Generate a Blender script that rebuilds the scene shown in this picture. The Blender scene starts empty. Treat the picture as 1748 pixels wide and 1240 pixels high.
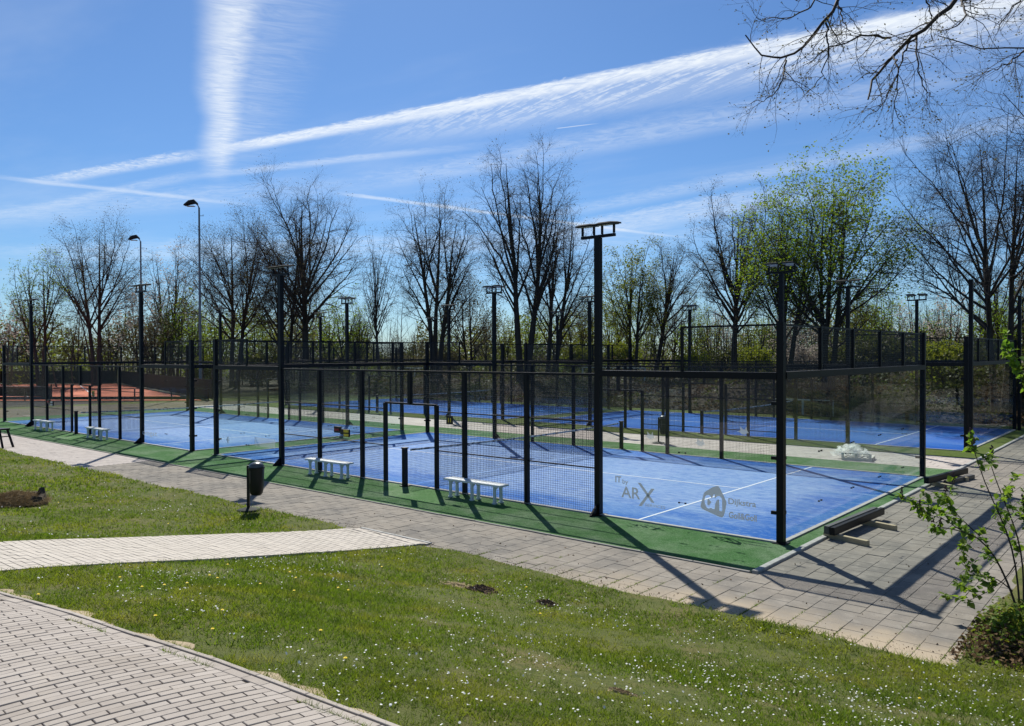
import bpy, math, random
import numpy as np
from mathutils import Matrix, Vector
R = math.radians
SC = bpy.context.scene
COL = SC.collection
PI = math.pi

# ------------------------------------------------------------------ camera
CAM = np.array([5.6347, -14.0462, 3.4661])
FW = np.array([-0.65202035, 0.75811874, -0.01119977])
RT = np.array([0.75818767, 0.65202646, -0.00359977])
UP = np.array([-0.00457349, 0.01083865, 0.9999308])
FPX = 1346.7371
cam = bpy.data.cameras.new('camera')
cam.sensor_width = 36.0
cam.sensor_fit = 'HORIZONTAL'
cam.lens = FPX / 1748 * 36
cam.clip_start = 0.1
cam.clip_end = 3000
co = bpy.data.objects.new('camera', cam)
COL.objects.link(co)
co.matrix_world = Matrix(((RT[0], UP[0], -FW[0], CAM[0]), (RT[1], UP[1], -FW[1], CAM[1]), (RT[2], UP[2], -FW[2], CAM[2]), (0, 0, 0, 1)))
SC.camera = co


def project(p):
    d = np.asarray(p, float) - CAM
    z = d @ FW
    z = np.where(np.abs(z) < 1e-6, 1e-6, z)
    return 874 + FPX * (d @ RT) / z, 620 - FPX * (d @ UP) / z, z


# ------------------------------------------------------------------ sun, sky, exposure
SUN_AZ = (-0.765, 0.644)
SUN_EL = R(44.5)
sun = bpy.data.lights.new('sun', 'SUN')
sun.energy = 4.9
sun.angle = R(0.53)
sun.color = (1.0, 0.955, 0.87)
so = bpy.data.objects.new('sun', sun)
COL.objects.link(so)
ce = math.cos(SUN_EL)
sd = Vector((SUN_AZ[0] * ce, SUN_AZ[1] * ce, math.sin(SUN_EL))).normalized()
so.rotation_euler = sd.to_track_quat('Z', 'Y').to_euler()
so.location = (-20, 20, 40)
SC.view_settings.view_transform = 'Standard'
SC.view_settings.look = 'None'
SC.view_settings.gamma = 1.0
SC.view_settings.use_curve_mapping = False
SC.view_settings.exposure = 0.5
SC.render.engine = 'CYCLES'
SC.cycles.max_bounces = 8
SC.cycles.transparent_max_bounces = 40
SC.cycles.caustics_reflective = False
SC.cycles.caustics_refractive = False
SC.cycles.sample_clamp_indirect = 6.0

world = bpy.data.worlds.new('World')
SC.world = world
world.use_nodes = True


class NT:
    def __init__(s, tree):
        s.t = tree
        s.N = tree.nodes
        s.L = tree.links

    def new(s, typ, **kw):
        n = s.N.new(typ)
        for k, v in kw.items():
            setattr(n, k, v)
        return n

    def put(s, sock, v):
        if hasattr(v, 'is_linked') or isinstance(v, bpy.types.NodeSocket):
            s.L.new(v, sock)
        elif v is not None:
            if isinstance(v, (tuple, list)) and len(v) == 3 and getattr(sock, 'type', '') == 'RGBA':
                v = (*v, 1)
            sock.default_value = v

    def math(s, op, a, b=0.0, c=None, clamp=False):
        n = s.new('ShaderNodeMath', operation=op, use_clamp=clamp)
        s.put(n.inputs[0], a)
        s.put(n.inputs[1], b)
        if c is not None:
            s.put(n.inputs[2], c)
        return n.outputs[0]

    def ramp(s, v, a, b, lo=0.0, hi=1.0, smooth=True):
        n = s.new('ShaderNodeMapRange', interpolation_type='SMOOTHSTEP' if smooth else 'LINEAR')
        s.put(n.inputs[0], v)
        for i, x in enumerate((a, b, lo, hi)):
            s.put(n.inputs[1 + i], x)
        return n.outputs[0]

    def mix(s, f, a, b, mode='MIX'):
        n = s.new('ShaderNodeMix', data_type='RGBA', blend_type=mode)
        s.put(n.inputs[0], f)
        s.put(n.inputs[6], a)
        s.put(n.inputs[7], b)
        return n.outputs[2]

    def noise(s, vec, scale, detail=4.0, rough=0.55, dist=0.0, dim='3D'):
        n = s.new('ShaderNodeTexNoise', noise_dimensions=dim)
        if vec is not None:
            s.put(n.inputs['Vector'], vec)
        n.inputs['Scale'].default_value = scale
        n.inputs['Detail'].default_value = detail
        n.inputs['Roughness'].default_value = rough
        n.inputs['Distortion'].default_value = dist
        return n.outputs[0]

    def xyz(s, x, y, z=0.0):
        n = s.new('ShaderNodeCombineXYZ')
        s.put(n.inputs[0], x)
        s.put(n.inputs[1], y)
        s.put(n.inputs[2], z)
        return n.outputs[0]


def build_world():
    nt = NT(world.node_tree)
    nt.N.clear()
    out = nt.new('ShaderNodeOutputWorld')
    bg = nt.new('ShaderNodeBackground')
    bg.inputs[1].default_value = 0.067
    sky = nt.new('ShaderNodeTexSky', sky_type='NISHITA')
    sky.sun_disc = False
    sky.sun_elevation = SUN_EL
    sky.sun_rotation = math.atan2(SUN_AZ[0], SUN_AZ[1])
    sky.altitude = 0
    sky.air_density = 1.0
    sky.dust_density = 0.25
    sky.ozone_density = 4.0
    tc = nt.new('ShaderNodeTexCoord')
    sp = nt.new('ShaderNodeSeparateXYZ')
    nt.L.new(tc.outputs['Generated'], sp.inputs[0])
    x, y, z = sp.outputs
    zc = nt.math('MAXIMUM', z, 0.04)
    px = nt.math('DIVIDE', x, zc)
    py = nt.math('DIVIDE', y, zc)
    pv = nt.xyz(px, py, 0)
    big = nt.math('SUBTRACT', nt.noise(pv, 1.3, 3), 0.5)
    total = None
    # aircraft trails and thin cirrus on a flat layer overhead: start, direction, u range (fades), w profile, strength, streak scales
    T = [
        ((-2.048, 1.182), (-0.8812, 0.4727), (-9, -8, 1.7, 2.65), (-0.085, 0.0, 0.005, 0.125), 0.72, (11, 4), 0.06, 0.40),
        ((-2.048, 1.182), (-0.8812, 0.4727), (-9, -8, 1.2, 2.5), (-0.34, -0.05, 0.03, 0.12), 0.26, (9, 2.5), 0.05, 0.3),
        ((-3.747, 1.943), (0.981, 0.1939), (0.0, 0.5, 2.9, 5.0), (-0.05, 0.0, 0.045, 0.14), 0.95, (5, 14), 0.015, 0.5),
        ((-3.747, 1.943), (0.981, 0.1939), (0.5, 2.0, 6.0, 8.0), (-0.02, 0.06, 0.22, 0.54), 0.64, (8, 7), 0.05, 0.34),
        ((-3.747, 1.943), (0.981, 0.1939), (2.3, 3.2, 6.0, 8.0), (-0.10, 0.02, 0.10, 0.30), 0.55, (5, 6), 0.05, 0.2),
        ((-4.975, 1.641), (0.9778, 0.2097), (-0.25, 0.35, 1.1, 1.45), (-0.05, 0.01, 0.06, 0.17), 0.62, (7, 9), 0.03, 0.25),
        ((-3.738, 2.907), (0.9966, 0.0824), (-0.8, 0.9, 2.2, 4.2), (-0.22, 0.05, 0.10, 0.34), 0.30, (4, 6), 0.08, 0.3),
        ((-5.017, 1.624), (0.2139, 0.9769), (-0.3, 0.1, 0.6, 1.5), (-0.10, -0.01, 0.01, 0.09), 0.42, (3, 9), 0.10, 0.5),
        ((-3.971, 3.134), (0.2095, 0.9778), (-0.2, 0.1, 2.2, 3.4), (-0.075, -0.01, 0.01, 0.08), 0.55, (3, 9), 0.06, 0.5),
        ((-5.747, 1.964), (0.9929, 0.1191), (-1.0, 0.5, 1.2, 1.9), (-0.10, 0.0, 0.03, 0.15), 0.30, (4, 8), 0.06, 0.4),
        ((-3.843, 2.323), (0.9436, 0.3312), (-0.6, 0.1, 0.6, 1.6), (-0.08, 0.0, 0.02, 0.11), 0.38, (4, 8), 0.05, 0.4),
        ((-3.142, 4.434), (0.9892, -0.1464), (-1.0, 0.2, 2.6, 4.6), (-0.22, -0.02, 0.03, 0.26), 0.25, (5, 7), 0.08, 0.35),
        ((-3.523, 4.971), (0.9883, -0.1527), (-1.2, 0.1, 1.0, 2.2), (-0.22, 0.0, 0.3, 0.8), 0.42, (4, 6), 0.1, 0.4),
        ((-2.123, 2.796), (0.9536, 0.3011), (-0.02, 0.0, 0.10, 0.20), (-0.010, -0.002, 0.002, 0.010), 0.45, (2, 9), 0.0, 0.9),
        ((-6.344, 1.867), (0.9502, 0.3117), (-2.0, 0.2, 1.6, 3.2), (-0.25, 0.0, 0.1, 0.6), 0.25, (3, 6), 0.12, 0.3),
        ((-7.5, 3.6), (0.85, 0.52), (-3.0, 0.0, 3.0, 6.0), (-0.9, -0.2, 0.3, 1.0), 0.30, (2, 4), 0.2, 0.2),
    ]
    for k, (A, D, ur, wr, st, (su, sw), amp, base) in enumerate(T):
        ax = nt.math('SUBTRACT', px, A[0])
        ay = nt.math('SUBTRACT', py, A[1])
        u = nt.math('ADD', nt.math('MULTIPLY', ax, D[0]), nt.math('MULTIPLY', ay, D[1]))
        w = nt.math('SUBTRACT', nt.math('MULTIPLY', ay, D[0]), nt.math('MULTIPLY', ax, D[1]))
        w2 = nt.math('ADD', w, nt.math('MULTIPLY', big, amp * 1.6))
        uv = nt.xyz(nt.math('MULTIPLY', u, su), nt.math('MULTIPLY', w, sw), k * 3.7)
        nz = nt.noise(uv, 2.2, 6, 0.66, 1.1)
        if k == 3:                                   # rippled sheet under the main trail
            uv2 = nt.xyz(nt.math('ADD', nt.math('MULTIPLY', u, 9.0), nt.math('MULTIPLY', w, 16.0)), nt.math('MULTIPLY', w, 5.0), 1.7)
            nz = nt.math('MULTIPLY', nz, nt.ramp(nt.noise(uv2, 1.5, 4, 0.6, 1.0), 0.3, 0.68, 0.35, 1.25))
        nzr = nt.ramp(nz, 0.28, 0.72, base, 1.0)
        w3 = nt.math('ADD', w2, nt.math('MULTIPLY', nt.math('SUBTRACT', nz, 0.5), (wr[3] - wr[0]) * (0.18 if k < 2 else 0.3)))
        prof = nt.math('MULTIPLY', nt.ramp(w3, wr[0], wr[1]), nt.ramp(w3, wr[2], wr[3], 1, 0))
        along = nt.math('MULTIPLY', nt.ramp(u, ur[0], ur[1]), nt.ramp(u, ur[2], ur[3], 1, 0))
        f = nt.math('MULTIPLY', nt.math('MULTIPLY', prof, along), nt.math('MULTIPLY', nzr, st))
        inv = nt.math('SUBTRACT', 1.0, f)
        total = inv if total is None else nt.math('MULTIPLY', total, inv)
    veil = nt.math('MULTIPLY', nt.ramp(nt.noise(nt.xyz(nt.math('MULTIPLY', px, 0.5), nt.math('MULTIPLY', py, 1.2), 0), 0.8, 5, 0.6), 0.45, 0.8), 0.16)
    total = nt.math('MULTIPLY', total, nt.math('SUBTRACT', 1.0, veil))
    cl = nt.math('SUBTRACT', 1.0, total, clamp=True)
    cl = nt.math('MULTIPLY', cl, nt.ramp(z, 0.03, 0.12))
    tint = nt.mix(1.0, sky.outputs[0], SKY_TINT, 'MULTIPLY')
    colr = nt.mix(cl, tint, CLOUD)
    nt.L.new(colr, bg.inputs[0])
    nt.L.new(bg.outputs[0], out.inputs[0])


SKY_TINT = (0.58, 0.80, 1.04)
CLOUD = (9.8, 10.4, 11.0)
build_world()


# ------------------------------------------------------------------ materials
def mat(name, col, rough=0.65, spec=0.3, metal=0.0, vary=(), bump=None, coord='Object', rnd=None, island=None, trans=None, stretch=None, dirt=None, sandy=None):
    m = bpy.data.materials.new(name)
    m.use_nodes = True
    nt = NT(m.node_tree)
    b = nt.N['Principled BSDF']
    tc = nt.new('ShaderNodeTexCoord')
    v = nt.new('ShaderNodeNewGeometry').outputs['Position'] if coord == 'World' else tc.outputs[coord]
    if stretch:
        mp = nt.new('ShaderNodeMapping')
        mp.inputs['Scale'].default_value = stretch
        nt.L.new(v, mp.inputs[0])
        v = mp.outputs[0]
    c = (*col, 1)
    first = True
    for (scale, col2, lo, hi, amt) in vary:
        f = nt.math('MULTIPLY', nt.ramp(nt.noise(v, scale, 5, 0.6), lo, hi), amt)
        c = nt.mix(f, c, (*col2, 1))
    if rnd:
        oi = nt.new('ShaderNodeObjectInfo')
        c = nt.mix(nt.math('MULTIPLY', oi.outputs['Random'], rnd[1]), c, (*rnd[0], 1))
    if island:
        g = nt.new('ShaderNodeNewGeometry')
        c = nt.mix(nt.math('MULTIPLY', g.outputs['Random Per Island'], island[1]), c, (*island[0], 1))
    if sandy:
        sp = nt.new('ShaderNodeSeparateXYZ')
        nt.L.new(tc.outputs['Object'], sp.inputs[0])
        dx = nt.math('MINIMUM', nt.math('ADD', sp.outputs[0], 20.0), nt.math('MULTIPLY', sp.outputs[0], -1.0))
        dy = nt.math('MINIMUM', sp.outputs[1], nt.math('SUBTRACT', 10.0, sp.outputs[1]))
        ed = nt.math('ADD', nt.math('MINIMUM', dx, dy), nt.math('MULTIPLY', nt.math('SUBTRACT', nt.noise(v, 0.7, 6, 0.65), 0.5), 4.2))
        c = nt.mix(nt.math('MULTIPLY', nt.ramp(ed, 0.0, 2.3), nt.ramp(nt.noise(v, 5.0, 6, 0.7), 0.25, 0.7, 0.25, sandy[1])), c, (*sandy[0], 1))
    if dirt:
        sp = nt.new('ShaderNodeSeparateXYZ')
        nt.L.new(nt.new('ShaderNodeNewGeometry').outputs['Position'], sp.inputs[0])
        wv = nt.math('ADD', sp.outputs[1], nt.math('MULTIPLY', nt.math('SUBTRACT', nt.noise(v, 1.6, 4), 0.5), 1.6))
        c = nt.mix(nt.math('MULTIPLY', nt.math('MULTIPLY', nt.ramp(wv, -4.3, -3.2, 1, 0), nt.ramp(sp.outputs[0], -3.5, 1.2)), .85), c, (*dirt, 1))
    if isinstance(c, tuple):
        b.inputs['Base Color'].default_value = c
    else:
        nt.L.new(c, b.inputs['Base Color'])
    b.inputs['Roughness'].default_value = rough
    b.inputs['Specular IOR Level'].default_value = spec
    b.inputs['Metallic'].default_value = metal
    if bump:
        bn = nt.new('ShaderNodeBump')
        bn.inputs['Strength'].default_value = bump[1]
        bn.inputs['Distance'].default_value = bump[2] if len(bump) > 2 else 0.01
        nt.L.new(nt.noise(v, bump[0], 5, 0.65), bn.inputs['Height'])
        nt.L.new(bn.outputs[0], b.inputs['Normal'])
    if trans:
        tr = nt.new('ShaderNodeBsdfTranslucent')
        tcol = c
        if trans[1] is not None:
            tcol = nt.mix(1.0, c, (*trans[1], 1), 'MULTIPLY')
        nt.put(tr.inputs[0], tcol)
        ms = nt.new('ShaderNodeMixShader')
        ms.inputs[0].default_value = trans[0]
        nt.L.new(b.outputs[0], ms.inputs[1])
        nt.L.new(tr.outputs[0], ms.inputs[2])
        nt.L.new(ms.outputs[0], nt.N['Material Output'].inputs[0])
    return m


def glass_mat():
    m = bpy.data.materials.new('court glass')
    m.use_nodes = True
    nt = NT(m.node_tree)
    nt.N.remove(nt.N['Principled BSDF'])
    t = nt.new('ShaderNodeBsdfTransparent')
    t.inputs[0].default_value = (0.955, 0.982, 0.974, 1)
    g = nt.new('ShaderNodeBsdfGlossy')
    g.inputs['Roughness'].default_value = 0.015
    d = nt.new('ShaderNodeBsdfDiffuse')
    d.inputs[0].default_value = (0.6, 0.66, 0.66, 1)
    tc = nt.new('ShaderNodeTexCoord')
    dust = nt.ramp(nt.noise(tc.outputs['Object'], 2.0, 6, 0.7), 0.35, 0.8, 0.001, 0.009)
    m1 = nt.new('ShaderNodeMixShader')
    nt.L.new(dust, m1.inputs[0])
    nt.L.new(t.outputs[0], m1.inputs[1])
    nt.L.new(d.outputs[0], m1.inputs[2])
    lw = nt.new('ShaderNodeLayerWeight')
    lw.inputs[0].default_value = 0.5
    frs = nt.math('ADD', nt.math('MULTIPLY', nt.math('POWER', lw.outputs['Facing'], 5.0), 0.55), 0.028)
    m2 = nt.new('ShaderNodeMixShader')
    nt.L.new(frs, m2.inputs[0])
    nt.L.new(m1.outputs[0], m2.inputs[1])
    nt.L.new(g.outputs[0], m2.inputs[2])
    nt.L.new(m2.outputs[0], nt.N['Material Output'].inputs[0])
    return m


def film_mat(name, col, alpha):
    m = bpy.data.materials.new(name)
    m.use_nodes = True
    nt = NT(m.node_tree)
    nt.N.remove(nt.N['Principled BSDF'])
    d = nt.new('ShaderNodeBsdfDiffuse')
    t = nt.new('ShaderNodeBsdfTranslucent')
    tr = nt.new('ShaderNodeBsdfTransparent')
    d.inputs[0].default_value = (*col, 1)
    t.inputs[0].default_value = (*col, 1)
    a = nt.new('ShaderNodeMixShader')
    a.inputs[0].default_value = 0.55
    nt.L.new(d.outputs[0], a.inputs[1])
    nt.L.new(t.outputs[0], a.inputs[2])
    b = nt.new('ShaderNodeMixShader')
    b.inputs[0].default_value = alpha
    nt.L.new(tr.outputs[0], b.inputs[1])
    nt.L.new(a.outputs[0], b.inputs[2])
    nt.L.new(b.outputs[0], nt.N['Material Output'].inputs[0])
    return m


M = {}
M['steel'] = mat('black powder coated steel', (0.0038, 0.0042, 0.0065), 0.45, 0.22)
M['steel2'] = mat('dark grey weathered steel', (0.055, 0.058, 0.06), 0.5, 0.4, vary=[(3, (0.09, 0.09, 0.085), 0.4, 0.7, 0.6)])
M['wire'] = mat('black coated wire', (0.012, 0.013, 0.016), 0.38, 0.5)
M['lamp'] = mat('lamp housing', (0.032, 0.034, 0.033), 0.85, 0.05)
M['lens'] = mat('lamp glass', (0.35, 0.36, 0.34), 0.2, 0.5)
M['glass'] = glass_mat()
M['blue'] = mat('sanded blue turf', (0.016, 0.105, 0.400), 0.9, 0.06, sandy=((0.255, 0.365, 0.555), 0.95), coord='World', vary=[(0.40, (0.08, 0.20, 0.47), 0.42, 0.66, 0.7), (2.6, (0.014, 0.085, 0.34), 0.48, 0.72, 0.55), (11, (0.22, 0.34, 0.54), 0.48, 0.72, 0.6), (1.6, (0.26, 0.37, 0.55), 0.56, 0.74, 0.55), (60, (0.2, 0.31, 0.52), 0.5, 0.8, 0.35)], bump=(160, 0.8, 0.012), stretch=(0.55, 1.6, 1))
M['blue2'] = mat('deep blue turf', (0.008, 0.080, 0.37), 0.9, 0.06, sandy=((0.05, 0.165, 0.45), 0.6), coord='World', vary=[(0.5, (0.07, 0.16, 0.42), 0.42, 0.7, 0.6), (2.5, (0.02, 0.07, 0.30), 0.5, 0.75, 0.5)], bump=(260, 0.4, 0.01), stretch=(0.6, 1.6, 1))
M['green'] = mat('green turf', (0.058, 0.150, 0.045), 0.9, 0.06, coord='World', vary=[(0.9, (0.15, 0.225, 0.125), 0.40, 0.64, 0.85), (5, (0.036, 0.10, 0.028), 0.48, 0.72, 0.7), (26, (0.19, 0.27, 0.16), 0.5, 0.70, 0.65), (70, (0.028, 0.075, 0.024), 0.46, 0.66, 0.7)], bump=(220, 0.7, 0.015))
M['olive'] = mat('olive turf', (0.090, 0.125, 0.026), 0.9, 0.06, vary=[(0.9, (0.13, 0.14, 0.06), 0.42, 0.7, 0.7), (50, (0.05, 0.07, 0.02), 0.45, 0.7, 0.5)], bump=(160, 0.6, 0.015))
M['line'] = mat('white line fibre', (0.62, 0.66, 0.70), 0.8, 0.2, vary=[(9, (0.36, 0.45, 0.60), 0.5, 0.75, 0.6)])
M['strip'] = mat('pale concrete strip', (0.36, 0.36, 0.34), 0.85, 0.2, vary=[(7, (0.22, 0.22, 0.2), 0.45, 0.7, 0.7)], bump=(90, 0.3, 0.005))
M['net'] = mat('net cord', (0.012, 0.013, 0.015), 0.7, 0.2)
M['tape'] = mat('net tape', (0.42, 0.43, 0.43), 0.7, 0.2, vary=[(6, (0.10, 0.10, 0.11), 0.50, 0.56, 0.9)])
M['white'] = mat('white moulded plastic', (0.62, 0.66, 0.64), 0.5, 0.4, vary=[(12, (0.42, 0.46, 0.44), 0.5, 0.8, 0.5)])
M['binplastic'] = mat('black bin plastic', (0.006, 0.008, 0.009), 0.4, 0.3)
M['binlid'] = mat('grey bin lid', (0.055, 0.065, 0.068), 0.28, 0.6)
M['label'] = mat('printed strip', (0.10, 0.085, 0.075), 0.5)
M['paver'] = mat('grey concrete tile', (0.232, 0.210, 0.178), 0.9, 0.08, coord='World', vary=[(0.7, (0.142, 0.136, 0.124), 0.40, 0.62, 0.85), (3.2, (0.31, 0.285, 0.245), 0.47, 0.70, 0.65), (13, (0.36, 0.33, 0.28), 0.60, 0.74, 0.7), (22, (0.14, 0.13, 0.115), 0.5, 0.75, 0.5), (110, (0.11, 0.105, 0.095), 0.5, 0.75, 0.4)], bump=(150, 0.35, 0.006), rnd=((0.255, 0.235, 0.20), 0.40), dirt=(0.40, 0.33, 0.235))
M['paver_far'] = mat('grey concrete tiles', (0.232, 0.210, 0.178), 0.9, 0.08, coord='World', vary=[(0.7, (0.142, 0.136, 0.124), 0.40, 0.62, 0.85), (3.2, (0.31, 0.285, 0.245), 0.47, 0.70, 0.65), (13, (0.36, 0.33, 0.28), 0.60, 0.74, 0.7), (22, (0.14, 0.13, 0.115), 0.5, 0.75, 0.5), (110, (0.11, 0.105, 0.095), 0.5, 0.75, 0.4)], bump=(150, 0.35, 0.006), island=((0.255, 0.235, 0.20), 0.40), dirt=(0.40, 0.33, 0.235))
M['pale'] = mat('pale pavers', (0.40, 0.36, 0.325), 0.88, 0.2, vary=[(0.7, (0.33, 0.29, 0.26), 0.4, 0.7, 0.7), (40, (0.30, 0.27, 0.25), 0.5, 0.8, 0.5)], island=((0.46, 0.42, 0.38), 0.6))
M['brick'] = mat('pale grey paving brick', (0.335, 0.30, 0.265), 0.9, 0.2, coord='World', vary=[(0.9, (0.26, 0.225, 0.185), 0.42, 0.68, 0.6), (3.2, (0.41, 0.36, 0.29), 0.52, 0.75, 0.5), (14, (0.27, 0.24, 0.21), 0.42, 0.7, 0.6), (160, (0.22, 0.195, 0.17), 0.5, 0.75, 0.6), (420, (0.45, 0.42, 0.38), 0.6, 0.8, 0.5)], bump=(260, 0.4, 0.003), rnd=((0.43, 0.39, 0.345), 0.5))
M['brick_far'] = mat('pale grey paving bricks', (0.335, 0.30, 0.265), 0.9, 0.2, vary=[(3, (0.28, 0.25, 0.22), 0.42, 0.7, 0.6), (120, (0.25, 0.22, 0.19), 0.5, 0.75, 0.5)], bump=(200, 0.4, 0.003), island=((0.43, 0.39, 0.345), 0.5))
M['cream'] = mat('cream paving brick', (0.42, 0.385, 0.335), 0.9, 0.2, coord='World', vary=[(0.7, (0.33, 0.29, 0.235), 0.45, 0.7, 0.6), (9, (0.34, 0.31, 0.265), 0.42, 0.7, 0.6), (140, (0.30, 0.27, 0.23), 0.5, 0.75, 0.5)], rnd=((0.50, 0.46, 0.40), 0.5))
M['cream_far'] = mat('cream paving bricks', (0.42, 0.385, 0.335), 0.9, 0.2, vary=[(3, (0.35, 0.32, 0.27), 0.42, 0.7, 0.6)], island=((0.50, 0.46, 0.40), 0.5))
M['joint'] = mat('joint sand', (0.125, 0.11, 0.09), 0.95, 0.1, vary=[(5, (0.15, 0.135, 0.10), 0.4, 0.7, 0.7), (60, (0.06, 0.06, 0.04), 0.5, 0.75, 0.6)])
M['joint2'] = mat('grey joint sand', (0.27, 0.24, 0.195), 0.95, 0.1, vary=[(2.2, (0.12, 0.108, 0.085), 0.50, 0.68, 0.85), (30, (0.10, 0.10, 0.06), 0.58, 0.75, 0.5)])
M['sand'] = mat('washed out sand', (0.36, 0.295, 0.20), 0.95, 0.1, vary=[(6, (0.28, 0.22, 0.15), 0.4, 0.7, 0.7)], bump=(80, 0.5, 0.01))
M['lawn'] = mat('mown lawn', (0.10, 0.115, 0.034), 0.95, 0.1, vary=[(0.8, (0.15, 0.13, 0.055), 0.45, 0.7, 0.8), (5, (0.035, 0.058, 0.012), 0.45, 0.7, 0.6), (40, (0.10, 0.09, 0.04), 0.6, 0.8, 0.5)], bump=(60, 1.0, 0.02))
M['blade'] = mat('grass blade', (0.090, 0.160, 0.014), 0.7, 0.07, vary=[(0.55, (0.200, 0.225, 0.028), 0.46, 0.60, 0.8), (2.0, (0.042, 0.098, 0.010), 0.46, 0.62, 0.8), (1.1, (0.27, 0.23, 0.08), 0.56, 0.72, 0.75), (7, (0.18, 0.22, 0.03), 0.5, 0.68, 0.6)], island=((0.215, 0.245, 0.045), 0.4), trans=(0.5, (1.3, 1.33, 0.65)))
M['daisy'] = mat('daisy petals', (0.80, 0.81, 0.80), 0.6, 0.2, trans=(0.3, None))
M['dandelion'] = mat('dandelion petals', (0.82, 0.66, 0.015), 0.6, 0.2, trans=(0.25, None))
M['stem'] = mat('flower stem', (0.10, 0.16, 0.04), 0.6)
M['soil'] = mat('dark loose soil', (0.135, 0.092, 0.060), 0.95, 0.1, vary=[(18, (0.21, 0.15, 0.10), 0.45, 0.7, 0.8)], bump=(40, 1.0, 0.03))
M['bare'] = mat('bare dry earth', (0.36, 0.28, 0.17), 0.95, 0.1, vary=[(9, (0.25, 0.20, 0.10), 0.4, 0.7, 0.8)], bump=(50, 0.8, 0.02))
M['ground'] = mat('rough ground', (0.056, 0.046, 0.035), 0.95, 0.1, vary=[(0.15, (0.050, 0.050, 0.028), 0.46, 0.66, 0.7), (0.9, (0.105, 0.083, 0.064), 0.45, 0.7, 0.7), (6, (0.05, 0.045, 0.032), 0.5, 0.75, 0.6)], bump=(6, 1.0, 0.15))
M['clay'] = mat('red tennis clay', (0.52, 0.165, 0.10), 0.92, 0.1, vary=[(0.25, (0.36, 0.11, 0.07), 0.4, 0.7, 0.7), (2, (0.46, 0.16, 0.10), 0.5, 0.75, 0.4)])
M['screen'] = mat('dark windscreen cloth', (0.014, 0.020, 0.018), 0.8, 0.2)
M['bark'] = mat('grey brown bark', (0.050, 0.043, 0.036), 0.9, 0.15, vary=[(2.2, (0.075, 0.066, 0.052), 0.42, 0.7, 0.7), (9, (0.030, 0.027, 0.022), 0.5, 0.7, 0.7)], bump=(14, 0.8, 0.03), stretch=(1, 1, 0.25))
M['twig'] = mat('bare twigs', (0.066, 0.053, 0.044), 0.85, 0.15)
M['twig_near'] = mat('near twigs', (0.050, 0.040, 0.036), 0.8, 0.2, vary=[(20, (0.08, 0.065, 0.055), 0.5, 0.7, 0.5)])
M['leaf_green'] = mat('fresh green leaves', (0.105, 0.185, 0.020), 0.6, 0.1, island=((0.18, 0.22, 0.03), 0.7), trans=(0.5, (1.5, 1.5, 0.8)))
M['leaf_yellow'] = mat('yellow green spring leaves', (0.115, 0.165, 0.020), 0.6, 0.1, island=((0.16, 0.165, 0.03), 0.8), trans=(0.45, (1.4, 1.35, 0.75)))
M['leaf_bud'] = mat('brownish opening buds', (0.095, 0.082, 0.040), 0.7, 0.2, island=((0.11, 0.11, 0.045), 0.8), trans=(0.35, (1.3, 1.3, 0.9)))
M['leaf_dark'] = mat('dark undergrowth leaves', (0.044, 0.062, 0.017), 0.6, 0.25, island=((0.09, 0.09, 0.028), 0.8), trans=(0.4, (1.4, 1.4, 0.8)))
M['blossom'] = mat('white blossom', (0.46, 0.42, 0.37), 0.7, 0.2, island=((0.30, 0.25, 0.20), 0.8), trans=(0.45, None))
M['lilac_leaf'] = mat('young lilac leaves', (0.11, 0.20, 0.03), 0.6, 0.2, island=((0.17, 0.22, 0.04), 0.8), trans=(0.45, (1.4, 1.5, 0.7)))
M['lilac_bud'] = mat('purple brown flower buds', (0.10, 0.055, 0.060), 0.7, 0.2)
M['dry'] = mat('dry leaf litter', (0.16, 0.105, 0.055), 0.85, 0.1, island=((0.07, 0.045, 0.025), 0.9), trans=(0.25, None))
M['stump'] = mat('rotten stump wood', (0.095, 0.078, 0.058), 0.95, 0.1, vary=[(9, (0.035, 0.03, 0.022), 0.42, 0.66, 0.8)], bump=(22, 1.0, 0.04))
M['straw'] = mat('dry straw and chips', (0.46, 0.36, 0.21), 0.9, 0.1, island=((0.20, 0.145, 0.08), 0.8), trans=(0.45, None))
M['wood'] = mat('pale sawn timber', (0.40, 0.34, 0.22), 0.85, 0.2, vary=[(5, (0.30, 0.25, 0.16), 0.4, 0.7, 0.8)], stretch=(1, 9, 9))
M['paletimber'] = mat('white painted board', (0.66, 0.63, 0.56), 0.7, 0.2)
M['yellow'] = mat('yellow print', (0.75, 0.55, 0.05), 0.5)
M['red'] = mat('red print', (0.30, 0.03, 0.04), 0.5)
M['black'] = mat('black plastic plate', (0.010, 0.010, 0.012), 0.4, 0.4)
M['frost'] = film_mat('grey frosted film', (0.46, 0.48, 0.48), 0.72)
M['frost2'] = film_mat('pale frosted film', (0.55, 0.57, 0.57), 0.42)
M['plastic'] = film_mat('crumpled clear plastic', (0.90, 0.91, 0.90), 0.5)
M['galv'] = mat('galvanised mast', (0.16, 0.17, 0.18), 0.5, 0.5, 0.3)


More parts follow.
